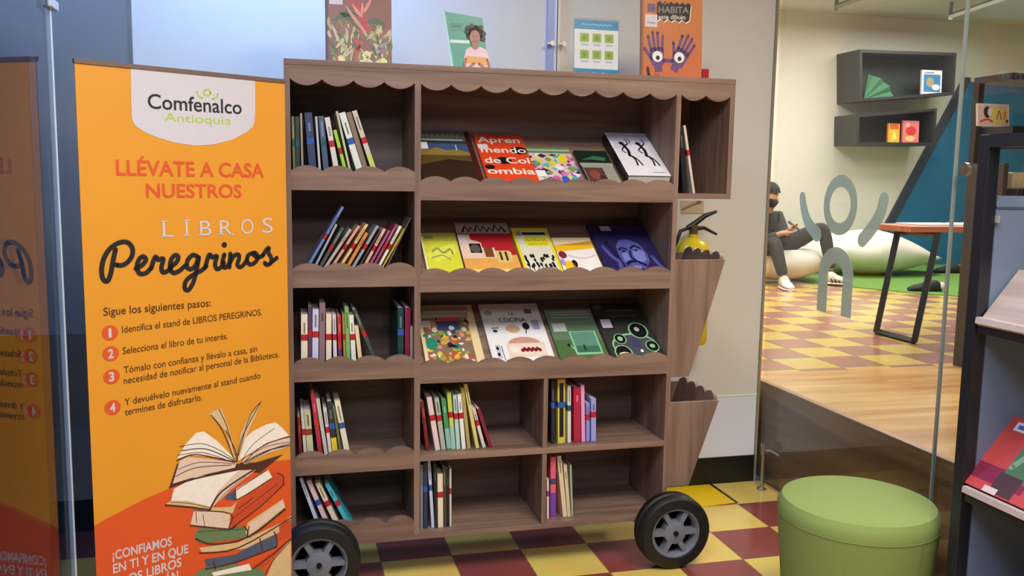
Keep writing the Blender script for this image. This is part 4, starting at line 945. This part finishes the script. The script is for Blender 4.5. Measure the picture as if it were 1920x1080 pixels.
# ring head
n = 48; b = MB(); vs = []
cen = G(1575.5, 384.5); ro_y, ro_z = .119, .129; ri_y, ri_z = .074, .077
for x in (-.0006, -.0006-DT):
    for (a_, c_) in ((ro_y, ro_z), (ri_y, ri_z)):
        for k in range(n): vs.append((x, cen[0]+a_*math.cos(k*2*PI/n), cen[1]+c_*math.sin(k*2*PI/n)))
fs = []
for k in range(n):
    k2 = (k+1) % n
    fs += [(k, k2, n+k2, n+k), (2*n+k, 3*n+k, 3*n+k2, 2*n+k2), (k, 2*n+k, 2*n+k2, k2), (n+k, n+k2, 3*n+k2, 3*n+k)]
b.add(vs, fs); b.build('ring_head', DEC, dc)
def arm(cpx, w0, w1, name):
    P = [Vector(G(*p)) for p in cpx]; Q = []
    for i in range(len(P)-1):
        a, b1, c, d_ = P[max(i-1, 0)], P[i], P[i+1], P[min(i+2, len(P)-1)]
        for k in range(6):
            t = k/6; Q.append(.5*((2*b1)+(c-a)*t+(2*a-5*b1+4*c-d_)*t*t+(3*b1-a-3*c+d_)*t**3))
    Q.append(P[-1]); L_, R_ = [], []; m_ = len(Q)
    for i, p in enumerate(Q):
        t = (Q[min(i+1, m_-1)]-Q[max(i-1, 0)]).normalized(); nn = Vector((-t.y, t.x)); wd = (w0+(w1-w0)*i/(m_-1))/2
        L_.append(p+nn*wd); R_.append(p-nn*wd)
    t0 = (Q[0]-Q[1]).normalized(); t1 = (Q[-1]-Q[-2]).normalized()
    def cap(p, t, wd, s0):
        nn = Vector((-t.y, t.x)); return [p+(nn*math.cos(k*PI/6)*s0+t*math.sin(k*PI/6))*wd for k in range(1, 6)]
    out = L_ + cap(Q[-1], t1, w1/2, 1) + R_[::-1] + cap(Q[0], t0, w0/2, 1)
    dec([(p.x, p.y) for p in out], name)
arm([(1505, 369), (1508, 392), (1516, 418), (1532, 440)], .046, .066, 'arm')
arm([(1658, 374), (1650, 402), (1635, 428), (1617, 450)], .060, .060, 'arm')
bo = [G(1535, 585), G(1535, 585)]
yl0, yl1, yr1, yr0 = G(1535, 520)[0], G(1553, 520)[0], G(1581, 520)[0], G(1600, 520)[0]
zt_, zb_ = G(1568, 463)[1], G(1566, 590)[1]
ro = abs(yl0-yr0)/2; ym = (yl0+yr0)/2; ri = abs(yl1-yr1)/2
out = [(yl0, zb_)] + [(ym+ro*math.cos(a*PI/16), zt_-ro+ro*math.sin(a*PI/16)) for a in range(17)] + [(yr0, zb_), (yr1, zb_)] + [(ym-ri*math.cos(a*PI/16), zt_-ro+ri*math.sin(a*PI/16)) for a in range(17)] + [(yl1, zb_)]
dec(out, 'body')

# ================================================================== DISPLAY RACK (right foreground)
rk = thing('display_rack', 'black display rack with slanted grey shelves at the right edge', 'display rack', (1.95, 2.17, 0))
RK = mat((24, 26, 34), .4)
MB().box(0, .04, -.02, .02, 0, 1.652).build('post', RK, rk, bevel=.002)
MB().box(0, .04, -1.0, -.96, 0, 1.652).build('post', RK, rk, bevel=.002)
MB().box(.27, .31, -.02, .02, 0, 1.652).build('post', RK, rk, bevel=.002)
MB().box(.04, .27, -.02, .02, 1.612, 1.652).box(0, .04, -.96, -.02, 1.615, 1.652).build('top_rail', RK, rk)
for zz in (.15, .60, 1.10): pass
MB().box(.046, .268, -.016, -.008, .03, 1.478).build('end_panel', mat((104, 120, 146), .5, 0, .03, 4), rk, label='blue grey end panel')
MB().box(.046, .268, -.018, -.006, 1.440, 1.446).build('panel_strip', mat((70, 80, 100), .5), rk)
MB().box(.039, .048, -.03, -.02, .30, .325).box(.039, .048, -.03, -.02, 1.40, 1.42).build('panel_clip', mat((190, 190, 190), .4, .5), rk)
for zl in (.10, .598, 1.108):
    a = math.radians(50); c_, s_ = math.cos(a), math.sin(a)
    MB().prism([(-.006, zl), (.008, zl-.008), (.012, zl+.018), (-.004, zl+.018)], .94, 'xz', -.965).build('shelf_lip', mat((190, 174, 172), .5), rk)
    MB().prism([(.006, zl+.002), (.006+.20*c_, zl+.002+.20*s_), (.006+.20*c_+.012, zl+.002+.20*s_-.008), (.018, zl-.008)], .94, 'xz', -.965).build('slanted_shelf', RACKW, rk)
    MB().box(.006, .27, -.965, -.024, zl-.030, zl-.009).build('shelf_tray', RK, rk)
mg = thing('magazine', 'red magazine with green picture on the lower slanted rack shelf', 'magazine', (1.95+.0125, 2.085, .619), (0, 0, 0))
a = math.radians(50); c_, s_ = math.cos(a), math.sin(a)
def M_(u, v, l): # u toward camera, v up the slope
    q = .0008+l*.0003+.006
    return (v*c_-q*s_, -u, v*s_+q*c_)
def slab(b, u0, u1, v0, v1, l0, l1):
    vs = [M_(u, v, l) for l in (l0, l1) for (u, v) in ((u0, v0), (u1, v0), (u1, v1), (u0, v1))]
    b.add(vs, [(0, 1, 2, 3), (7, 6, 5, 4), (0, 4, 5, 1), (1, 5, 6, 2), (2, 6, 7, 3), (3, 7, 4, 0)]); return b
slab(MB(), -.07, .25, .0, .255, -16, 0).build('cover', C(176, 62, 62), mg)
sh = Sheet(lambda u, v, l: M_(u, v, l))
sh.rect(-.07, .03, .12, .085, C(120, 30, 58), 1); sh.poly([(.03, .06), (.2, .06), (.2, .2), (.07, .22), (.03, .16)], C(70, 106, 70), 2)
sh.rect(.02, .005, .10, .075, C(70, 44, 44), 3); sh.stroke([(.04, .1), (.08, .17), (.13, .12), (.11, .2)], .02, C(120, 150, 120), 4)
sh.rect(-.04, .21, .03, .24, C(206, 204, 220), 3); sh.rect(-.03, .218, .0, .232, C(90, 90, 150), 4); sh.rect(.0, .0, .05, .02, C(200, 180, 176), 4)
sh.build('cover_print', mg)

# ================================================================== READING ROOM FURNITURE
bcs = thing('bookcase', 'dark open bookcase behind the glass at the right edge', 'bookcase', (3.655, 3.915, PZ))
DK = mat((40, 38, 40), .5); DK2 = mat((30, 34, 46), .5)
MB().box(0, .03, 0, .26, 0, 1.13).build('side_panel', mat((62, 54, 50), .5), bcs, bevel=.003)
MB().box(0, .035, .22, .26, 1.13, 1.56).build('upright', DK, bcs)
MB().box(1.0, 1.07, 0, .26, 0, 1.595).build('side_panel', DK, bcs, bevel=.003)
MB().box(0, 1.0, 0, .26, 1.56, 1.595).build('top_board', DK2, bcs)
ZBK = ay(1860, 237, 4.0).z-PZ-.045
for z in (ZBK, .95, .55, .05): MB().box(.035, 1.0, 0, .26, z, z+.045).build('shelf_board', DK2, bcs)
wb = thing('display_book', 'white picture book with pink and yellow cover on the dark bookcase', 'book', (ay(1863, 237, 4.0).x, 4.0, PZ+ZBK+.0465), (-.12, 0, 0))
MB().box(-.10, .10, 0, .012, 0, .118).build('cover', C(232, 222, 216), wb)
sh = Sheet(lambda u, v, l: (-.1+u*.2, -.0004-l*.0002, v*.118))
sh.rect(.03, .05, .97, .95, C(236, 196, 186), 1); sh.rect(.4, .12, .96, .8, C(240, 214, 120), 2); sh.disc(.3, .62, .11, .26, C(46, 30, 40), 3); sh.disc(.38, .62, .07, .18, C(240, 236, 236), 4)
sh.stroke([(.1, .2), (.3, .3), (.45, .2)], .08, C(214, 80, 90), 4); sh.stroke([(.6, .3), (.68, .7), (.74, .3)], .03, C(150, 70, 40), 4); sh.disc(.92, .24, .04, .08, BLK, 5); sh.stroke([(.82, .3), (.86, .7), (.9, .4)], .03, C(226, 90, 60), 4)
sh.build('cover_print', wb)
cb = MB().box(3.75, 4.5, 3.95, 4.12, PZ+.9955, PZ+1.085).build('box', mat((222, 208, 170), .5), bevel=.008)
tag(cb, 'long cream box lying on the dark bookcase below the picture book', 'box')
# wall boxes
GRY = mat((48, 48, 48), .45); GRI = mat((64, 70, 66), .55)
def wallbox(label, quad, yf, shelf=None):
    root = thing('wall_shelf', label, 'wall shelf', (0, 0, 0))
    t = .035
    cx = sum(p[0] for p in quad)/4; cz = sum(p[1] for p in quad)/4
    def inset(p, d): return (p[0]+(d if p[0] < cx else -d), p[1]+(d if p[1] < cz else -d))
    inn = [inset(p, t) for p in quad]; b = MB(); vs = []
    yb = YF-.002
    for y in (yf, yb): vs += [(p[0], y, p[1]) for p in quad] + [(p[0], y, p[1]) for p in inn]
    fs = []
    for k in range(4):
        k2 = (k+1) % 4
        fs += [(k, k2, 4+k2, 4+k), (8+k, 12+k, 12+k2, 8+k2), (k, 8+k, 8+k2, k2), (4+k, 4+k2, 12+k2, 12+k)]
    b.add(vs, fs); b.build('frame', GRY, root)
    MB().prism(inn, .02, 'xz', YF-.025).build('back_panel', GRI, root)
    return root
YX = 9.25
def wq(pts): return [(lambda p: (p.x, p.z))(ay(px, py, YX)) for px, py in pts]
wallbox('dark grey wall shelf, upper and larger of the two', wq([(1612, 190), (1789, 178), (1794, 99), (1612, 92.5)]), YX)
wallbox('dark grey wall shelf, lower and slimmer of the two', wq([(1606, 272), (1753, 273), (1757, 203), (1607, 214)]), YX)
def wbook(px0, px1, pyt, pyb, c, label, art, y=9.33, lean=-.05, grp=None):
    a_ = ay((px0+px1)/2, pyb, y); w_ = (ay(px1, pyb, y)-ay(px0, pyb, y)).length; h_ = ay(px0, pyt, y).z-ay(px0, pyb, y).z
    r = thing('display_book', label, 'book', tuple(a_), (lean, 0, 0), grp)
    MB().box(-w_/2, w_/2, 0, .03, 0, h_).build('cover', c, r)
    sh = Sheet(lambda u, v, l: (-w_/2+u*w_, -.001-l*.0006, v*h_)); art(sh); sh.build('cover_print', r)
def a1(s): s.rect(.08, .1, .92, .82, C(60, 130, 176)); s.disc(.4, .5, .2, .2, C(170, 150, 120), 2); s.disc(.7, .3, .2, .12, C(226, 230, 236), 2); s.rect(.1, .86, .6, .92, C(150, 150, 160), 2)
def a2(s): s.rect(0, 0, 1, 1, C(226, 168, 60)); s.rect(.1, .7, .9, 1, C(200, 96, 40), 2); s.poly([(.2, .1), (.8, .2), (.5, .7)], C(240, 210, 90), 3)
def a3(s): s.rect(0, 0, 1, 1, C(222, 120, 116)); s.disc(.5, .55, .32, .22, C(200, 60, 60), 2); s.disc(.45, .2, .3, .12, C(240, 190, 120), 2); s.disc(.3, .8, .14, .1, C(240, 170, 170), 3)
wbook(1728, 1765, 131, 177, C(228, 228, 234), 'white and blue picture book on the upper wall shelf', a1)
wbook(1665, 1686, 231, 268, C(220, 160, 60), 'narrow yellow book on the lower wall shelf', a2, grp='books on the lower wall shelf')
wbook(1692, 1722, 226, 268, C(222, 120, 116), 'pink book right of the yellow one on the lower wall shelf', a3, grp='books on the lower wall shelf')
# green pleated fan shape in the upper shelf
gfa = ay(1636, 187, 9.4)
gf = MB()
for k in range(6):
    a0, a1_ = .15+k*.22, .15+(k+1)*.22
    gf.add([(gfa.x-.12, 9.40, gfa.z), (gfa.x-.12+.42*math.cos(a0), 9.40+(.04 if k % 2 else 0), gfa.z+.3*math.sin(a0)), (gfa.x-.12+.42*math.cos(a1_), 9.40+(0 if k % 2 else .04), gfa.z+.3*math.sin(a1_)),
            (gfa.x-.12, 9.42, gfa.z), (gfa.x-.12+.42*math.cos(a0), 9.42+(.04 if k % 2 else 0), gfa.z+.3*math.sin(a0)), (gfa.x-.12+.42*math.cos(a1_), 9.42+(0 if k % 2 else .04), gfa.z+.3*math.sin(a1_))],
           [(0, 1, 2), (5, 4, 3), (0, 3, 4, 1), (1, 4, 5, 2), (2, 5, 3, 0)])
tag(gf.build('green_fan', mat((70, 130, 90), .7)), 'green pleated fan shape in the upper wall shelf', 'paper fan')
# table
tb = thing('table', 'orange topped table with splayed black frame legs behind the glass', 'table', (4.35, 4.98, PZ))
MB().box(-.56, .75, -.21, .21, .715, .752).build('tabletop', ORANGEW, tb, bevel=.004)
def frame_leg(xt, xb_, sgn):
    b = MB()
    def bar(p, q, r_):
        p, q = Vector(p), Vector(q); b.tube([p, q], r_, 4)
    for y in (-.19, .19): bar((xt, y, .715), (xb_, y, .012), .026)
    bar((xb_, -.19, .016), (xb_, .19, .016), .022); bar((xt, -.19, .70), (xt, .19, .70), .022)
    b.build('leg_frame', BLACK, tb)
frame_leg(-.34, -.46, -1); frame_leg(.53, .65, 1)
pp = MB()
tag(MB().box(3.93, 4.28, 4.85, 5.10, PZ+.7525, PZ+.762).box(4.3, 4.7, 4.83, 5.08, PZ+.7525, PZ+.764).build('papers', mat((234, 232, 234), .6)), 'white papers lying on the orange topped table', 'papers')
# beanbags
BEAN = mat((228, 222, 210), .75, 0, .04, 8, 1, .1)
def bean(cx, cy, rx, ry, h, label, tip=0, sag=0, grp='white beanbags on the turf'):
    b = MB(); seg, rg = 40, 22; vs = []; fs = []
    for i in range(rg+1):
        t = PI*i/rg; r_ = max(1e-4, math.sin(t))**.8; zz = -math.cos(t)
        for k in range(seg):
            a = k*2*PI/seg; x = math.cos(a)*r_; y = math.sin(a)*r_
            z = (zz*.5+.5)
            z = z**.85
            wr = .02*math.sin(5*a+3*zz)+.012*math.sin(9*a-4*zz)
            X = x*(1+wr); Z = z
            if tip:  # lower toward +x and drawn out to a tip
                f = max(0, X); X = X*(1+.12*f*f*(1-abs(zz))); Z = z*(1-.55*max(0, X)**1.3) * (1-.10*max(0, -X))
                Z = Z + .32*max(0, X)**2*(1-z)*.9
            if sag: Z = Z - sag*math.exp(-((x+.1)**2+y*y)*5)*z
            vs.append((X*rx, y*ry*(1+wr), Z*h))
    for i in range(rg):
        for k in range(seg): fs.append((i*seg+k, i*seg+(k+1) % seg, (i+1)*seg+(k+1) % seg, (i+1)*seg+k))
    b.add(vs, fs); o = b.build('beanbag', BEAN, None, smooth=True, auto=180); o.location = (cx, cy, PZ+.0125)
    tag(o, label, 'beanbag', grp); return o
bean(4.98, 8.28, .49, .45, .38, 'white beanbag under the seated person', 0, .42)
bean(6.42, 8.72, .78, .5, .50, 'large slouching white beanbag with pointed end by the blue wall', 1)
# ceiling tracks in the reading room
for (pa, pb, lab) in (((1568, 12), (1625, -8), 'grey ceiling track on the left above the wall shelves'), ((1782, 30), (1900, -10), 'grey ceiling track at the right above the bookcase')):
    p, q = at(2, 3.40, *pa), at(2, 3.40, *pb)
    if p.y > 9.5 or p.y < 0: p = ay(pa[0], pa[1], 8.8); q = ay(pb[0], pb[1], 7.6)
    t_ = thing('ceiling_track', lab, 'ceiling track', tuple(p))
    MB().tube([(0, 0, 0), tuple(q-p)], .03, 4).build('rail', mat((130, 126, 120), .5), t_)
    MB().tube([(0, 0, -.04), (0, 0, 3.55-p.z)], .02, 8).build('drop_rod', mat((120, 116, 110), .5), t_)

# ================================================================== PERSON
SKIN = mat((196, 146, 122), .6, 0, .05, 30)
def skin_mesh(name, joints, edges, mt, parent, sub=2, root=0):
    me = bpy.data.meshes.new(name); me.from_pydata([tuple(j[0]) for j in joints], edges, [])
    o = bpy.data.objects.new(name, me); COL.objects.link(o)
    sk_ = o.modifiers.new('skin', 'SKIN'); o.modifiers.new('sub', 'SUBSURF').levels = sub
    if not me.skin_vertices: 
        me.attributes.new('skin_vertices', 'FLOAT_VECTOR', 'POINT') if False else None
    for i, j in enumerate(joints):
        sv = me.skin_vertices[0].data[i]; r_ = j[1]; sv.radius = (r_, r_) if not isinstance(r_, tuple) else r_
        sv.use_root = (i == root)
    dg = bpy.context.evaluated_depsgraph_get(); dg.update()
    m2 = bpy.data.meshes.new_from_object(o.evaluated_get(dg)); m2.name = name
    bpy.data.objects.remove(o); bpy.data.meshes.remove(me)
    m2.materials.clear(); m2.materials.append(mt)
    for p in m2.polygons: p.use_smooth = True
    o2 = bpy.data.objects.new(name, m2); COL.objects.link(o2); o2.parent = parent
    return o2
PB = Vector((4.85, 8.1, PZ))
per = thing('person', 'person in dark clothes and mask sitting on a beanbag, looking at phone', 'person', tuple(PB))
def A(px, py, Y): return ay(px, py, Y)-PB
J = dict(pel=A(1446, 466, 8.22), ab=A(1441, 440, 8.22), ch=A(1438, 415, 8.18), nk=A(1439, 399, 8.13), hd=A(1442, 372, 8.08), top=A(1443, 352, 8.07),
         ls=A(1459, 409, 8.13), le=A(1470, 446, 7.98), lw=A(1477, 436, 7.84), rs=A(1418, 409, 8.16), re=A(1430, 452, 7.95), rw=A(1466, 437, 7.80),
         lh=A(1460, 468, 8.15), lk=A(1544, 424, 7.92), la=A(1559, 508, 7.82), rh=A(1434, 470, 8.15), rk=A(1452, 455, 7.74), ra=A(1469, 521, 7.62))
def lerp(a, b, t): return a+(b-a)*t
# one continuous body
bj = [('pel', .10), ('ab', .10), ('ch', .11), ('nk', .048), ('hd', .098), ('top', .094), ('ls', .045), ('le', .036), ('lw', .026), ('rs', .045), ('re', .036), ('rw', .026), ('lh', .075), ('lk', .05), ('la', .036), ('rh', .075), ('rk', .05), ('ra', .036)]
idx = {n_: i for i, (n_, r_) in enumerate(bj)}
ed = [(idx[a], idx[b]) for a, b in (('pel', 'ab'), ('ab', 'ch'), ('ch', 'nk'), ('nk', 'hd'), ('hd', 'top'), ('ch', 'ls'), ('ls', 'le'), ('le', 'lw'), ('ch', 'rs'), ('rs', 're'), ('re', 'rw'), ('pel', 'lh'), ('lh', 'lk'), ('lk', 'la'), ('pel', 'rh'), ('rh', 'rk'), ('rk', 'ra'))]
joints = [(J[n_], r_) for n_, r_ in bj]
# hands: palm plus five finger chains each, curled round the phone
ph = A(1489, 424, 7.74)
def hand(w, out, up_, thumb):
    global joints, ed
    wi = idx['lw'] if w == 'lw' else idx['rw']; base = J[w]
    i0 = len(joints); palm = base+out*.05; joints.append((palm, (.032, .022))); ed.append((wi, i0))
    side = out.cross(up_).normalized()
    for k, (o_, l_) in enumerate(((-.03, .06), (-.01, .072), (.01, .068), (.028, .052))):
        k0 = palm+out*.028+side*o_; k1 = k0+out*l_*.55+up_*.014; k2 = k1+out*l_*.25+up_*.028
        i = len(joints); joints += [(k0, .0095), (k1, .0085), (k2, .0075)]; ed += [(i0, i), (i, i+1), (i+1, i+2)]
    t0 = palm-out*.01+side*thumb*.034; t1 = t0+out*.034+up_*.022+side*thumb*.008; i = len(joints)
    joints += [(t0, .011), (t1, .009)]; ed += [(i0, i), (i, i+1)]
dirL = (ph-J['lw']).normalized()
hand('lw', (dirL+Vector((0, 0, -.2))).normalized(), Vector((-.2, -.3, .93)).normalized(), 1)
hand('rw', ((ph-J['rw'])+Vector((0, 0, -.05))).normalized(), Vector((-.2, -.3, .93)).normalized(), -1)
skin_mesh('body', joints, ed, SKIN, per)
SHIRT = mat((58, 58, 60), .85, 0, .1, 60); TRO = mat((50, 48, 48), .85, 0, .1, 60)
sj = [(J['pel'], .155), (J['ab'], .155), (J['ch'], .16), (lerp(J['ch'], J['nk'], .8), .07), (J['ls'], .085), (J['le'], .07), (lerp(J['le'], J['lw'], .85), .042), (J['rs'], .072), (J['re'], .058), (lerp(J['re'], J['rw'], .85), .042)]
skin_mesh('shirt', sj, [(0, 1), (1, 2), (2, 3), (2, 4), (4, 5), (5, 6), (2, 7), (7, 8), (8, 9)], SHIRT, per)
tj = [(J['pel']-Vector((0, 0, .01)), .14), (J['lh'], .105), (lerp(J['lh'], J['lk'], .5), .092), (J['lk'], .075), (lerp(J['lk'], J['la'], .45), .066), (lerp(J['lk'], J['la'], .98), .052),
      (J['rh'], .105), (lerp(J['rh'], J['rk'], .5), .092), (J['rk'], .08), (lerp(J['rk'], J['ra'], .45), .066), (lerp(J['rk'], J['ra'], .98), .056)]
skin_mesh('trousers', tj, [(0, 1), (1, 2), (2, 3), (3, 4), (4, 5), (0, 6), (6, 7), (7, 8), (8, 9), (9, 10)], TRO, per)
# head details: face looks down toward the phone (+x, -y)
hc_ = J['hd']+Vector((0, 0, .03)); fd = Vector((.62, -.74, -.26)).normalized(); rgt = fd.cross(Vector((0, 0, 1))).normalized(); fu = rgt.cross(fd)
def H(a, b, c): return hc_+fd*a+rgt*b+fu*c
HAIR = mat((34, 30, 30), .7, 0, .2, 80)
hb = MB(); seg, rg = 28, 14; vs = []; fs = []
for i in range(rg+1):
    t = PI*.62*i/rg
    for k in range(seg):
        a_ = k*2*PI/seg; d_ = fd*math.cos(a_)+rgt*math.sin(a_)
        lim = .55+.45*(1-max(0, math.cos(a_)))*1.0
        tt = t*(1 if math.cos(a_) < .3 else .66); bumpy = 1+.05*math.sin(7*a_+3*i)*math.sin(i*1.3)
        vs.append(hc_+Vector((0, 0, .018))+(d_*math.sin(tt)*.107+fu*math.cos(tt)*.118)*bumpy)
for i in range(rg):
    for k in range(seg): fs.append((i*seg+k, i*seg+(k+1) % seg, (i+1)*seg+(k+1) % seg, (i+1)*seg+k))
hb.add(vs, fs); hb.build('hair', HAIR, per, smooth=True, auto=180)
fb = MB()
for sgn in (-1, 1): fb.ball(H(.0, sgn*.088, .0), .014, .014, .03, 10, 8)
fb.tube([H(.078, 0, .012), H(.092, 0, -.008), H(.108, 0, -.03)], [.008, .011, .013], 8)
fb.build('nose_and_ears', SKIN, per, smooth=True)
eb = MB()
for sgn in (-1, 1): eb.ball(H(.070, sgn*.032, .012), .011, .011, .006, 10, 8); eb.tube([H(.074, sgn*.016, .03), H(.076, sgn*.032, .034), H(.066, sgn*.048, .03)], .004, 6)
eb.build('eyes_and_brows', mat((30, 24, 24), .4), per, smooth=True)
mb = MB(); vs = []; fs = []
for i in range(7):
    c__ = -.018-.085*i/6
    for k in range(13):
        a_ = (-1.25+2.5*k/12); q_ = .092-.012*abs(i-2)/4 + .02*math.cos(a_)**4*(1-abs(i-2)/6)
        vs.append(H(q_*math.cos(a_), q_*math.sin(a_), c__))
for i in range(6):
    for k in range(12): fs.append((i*13+k, i*13+k+1, (i+1)*13+k+1, (i+1)*13+k))
mb.add(vs, fs); mk_ = mb.build('face_mask', mat((26, 26, 30), .8), per, smooth=True, auto=180)
so = mk_.modifiers.new('solid', 'SOLIDIFY'); so.thickness = .004
# shoes
def shoe(ank, toe_dir, name, stripes):
    d_ = Vector((toe_dir[0], toe_dir[1], 0)).normalized(); sd = Vector((-d_.y, d_.x, 0)); g = Vector((ank.x, ank.y, .0 if stripes is None else stripes))
    secs = [(-.09, .034, .09), (-.06, .044, .125), (.0, .05, .13), (.05, .052, .095), (.12, .056, .07), (.17, .05, .058), (.20, .03, .04)]
    up_b, sole = MB(), MB()
    for b_2, z0, z1f in ((sole, 0, None), (up_b, .022, 1)):
        vs = []; fs = []; n_ = 14
        for (q, w_, h_) in secs:
            for k in range(n_):
                a_ = k*2*PI/n_; x = math.cos(a_); y = math.sin(a_)
                if z1f: ww = w_*.94; hh = z0+(y*.5+.5)*max(.012, h_-z0)
                else: ww = w_*1.05; hh = .012+y*.012
                vs.append(g+d_*q+sd*x*ww+Vector((0, 0, hh)))
        for i in range(len(secs)-1):
            for k in range(n_): fs.append((i*n_+k, i*n_+(k+1) % n_, (i+1)*n_+(k+1) % n_, (i+1)*n_+k))
        fs.append(tuple(range(n_-1, -1, -1))); fs.append(tuple((len(secs)-1)*n_+k for k in range(n_)))
        b_2.add(vs, fs)
    s1 = up_b.build('shoe', mat((226, 220, 208), .6), per, smooth=True); sole.build('shoe_sole', mat((238, 234, 226), .6), s1, smooth=True)
    if name:
        st_ = MB()
        for q in (.01, .045, .08):
            st_.tube([g+d_*q+sd*-.043+Vector((0, 0, .022)), g+d_*(q-.012)+sd*-.042+Vector((0, 0, .05)), g+d_*(q-.03)+sd*-.022+Vector((0, 0, .078-q*.2))], .0075, 6)
        st_.build('shoe_stripe', BLACK, s1)
ga = J['ra'].copy(); shoe(Vector((ga.x, ga.y-.02, 0)), (-.25, -1), False, None)
ga = J['la'].copy(); shoe(Vector((ga.x, ga.y-.02, 0)), (.75, -.65), True, .0125)
pn = thing('phone', 'dark smartphone held by the seated person', 'phone', tuple(PB+ph), (math.radians(38), math.radians(-8), math.radians(52)))
MB().box(-.036, .036, -.074, .074, -.004, .004).build('phone_body', mat((22, 22, 26), .3), pn, bevel=.003)
MB().box(-.032, .032, -.068, .068, .0041, .0046).build('screen', mat((60, 66, 80), .15), pn)
# dark shoes on the turf by the table
def tshoe(px, py, label, ang, white):
    p = az(px, py, PZ+.012); r = thing('shoe', label, 'shoe', (p.x, p.y, PZ+.0125), (0, 0, ang), 'shoes on the turf behind the table')
    secs = [(-.13, .035, .08), (-.08, .048, .11), (.0, .05, .10), (.08, .055, .07), (.14, .05, .055), (.18, .025, .035)]
    b = MB(); vs = []; fs = []; n_ = 14
    for (q, w_, h_) in secs:
        for k in range(n_):
            a_ = k*2*PI/n_; vs.append((q, math.cos(a_)*w_, (math.sin(a_)*.5+.5)*h_))
    for i in range(len(secs)-1):
        for k in range(n_): fs.append((i*n_+k, i*n_+(k+1) % n_, (i+1)*n_+(k+1) % n_, (i+1)*n_+k))
    fs.append(tuple(range(n_-1, -1, -1))); fs.append(tuple((len(secs)-1)*n_+k for k in range(n_)))
    b.add(vs, fs); b.build('upper', mat((34, 34, 36), .7), r, smooth=True)
    if white: MB().ball((-.13, 0, .05), .045, .045, .04).build('heel', mat((214, 210, 200), .6), r, smooth=True)
tshoe(1738, 546, 'black shoe with white heel on the turf behind the table leg', PI-.25, True)
tshoe(1779, 512, 'plain black shoe farther back on the turf near the blue wall', PI-.2, False)
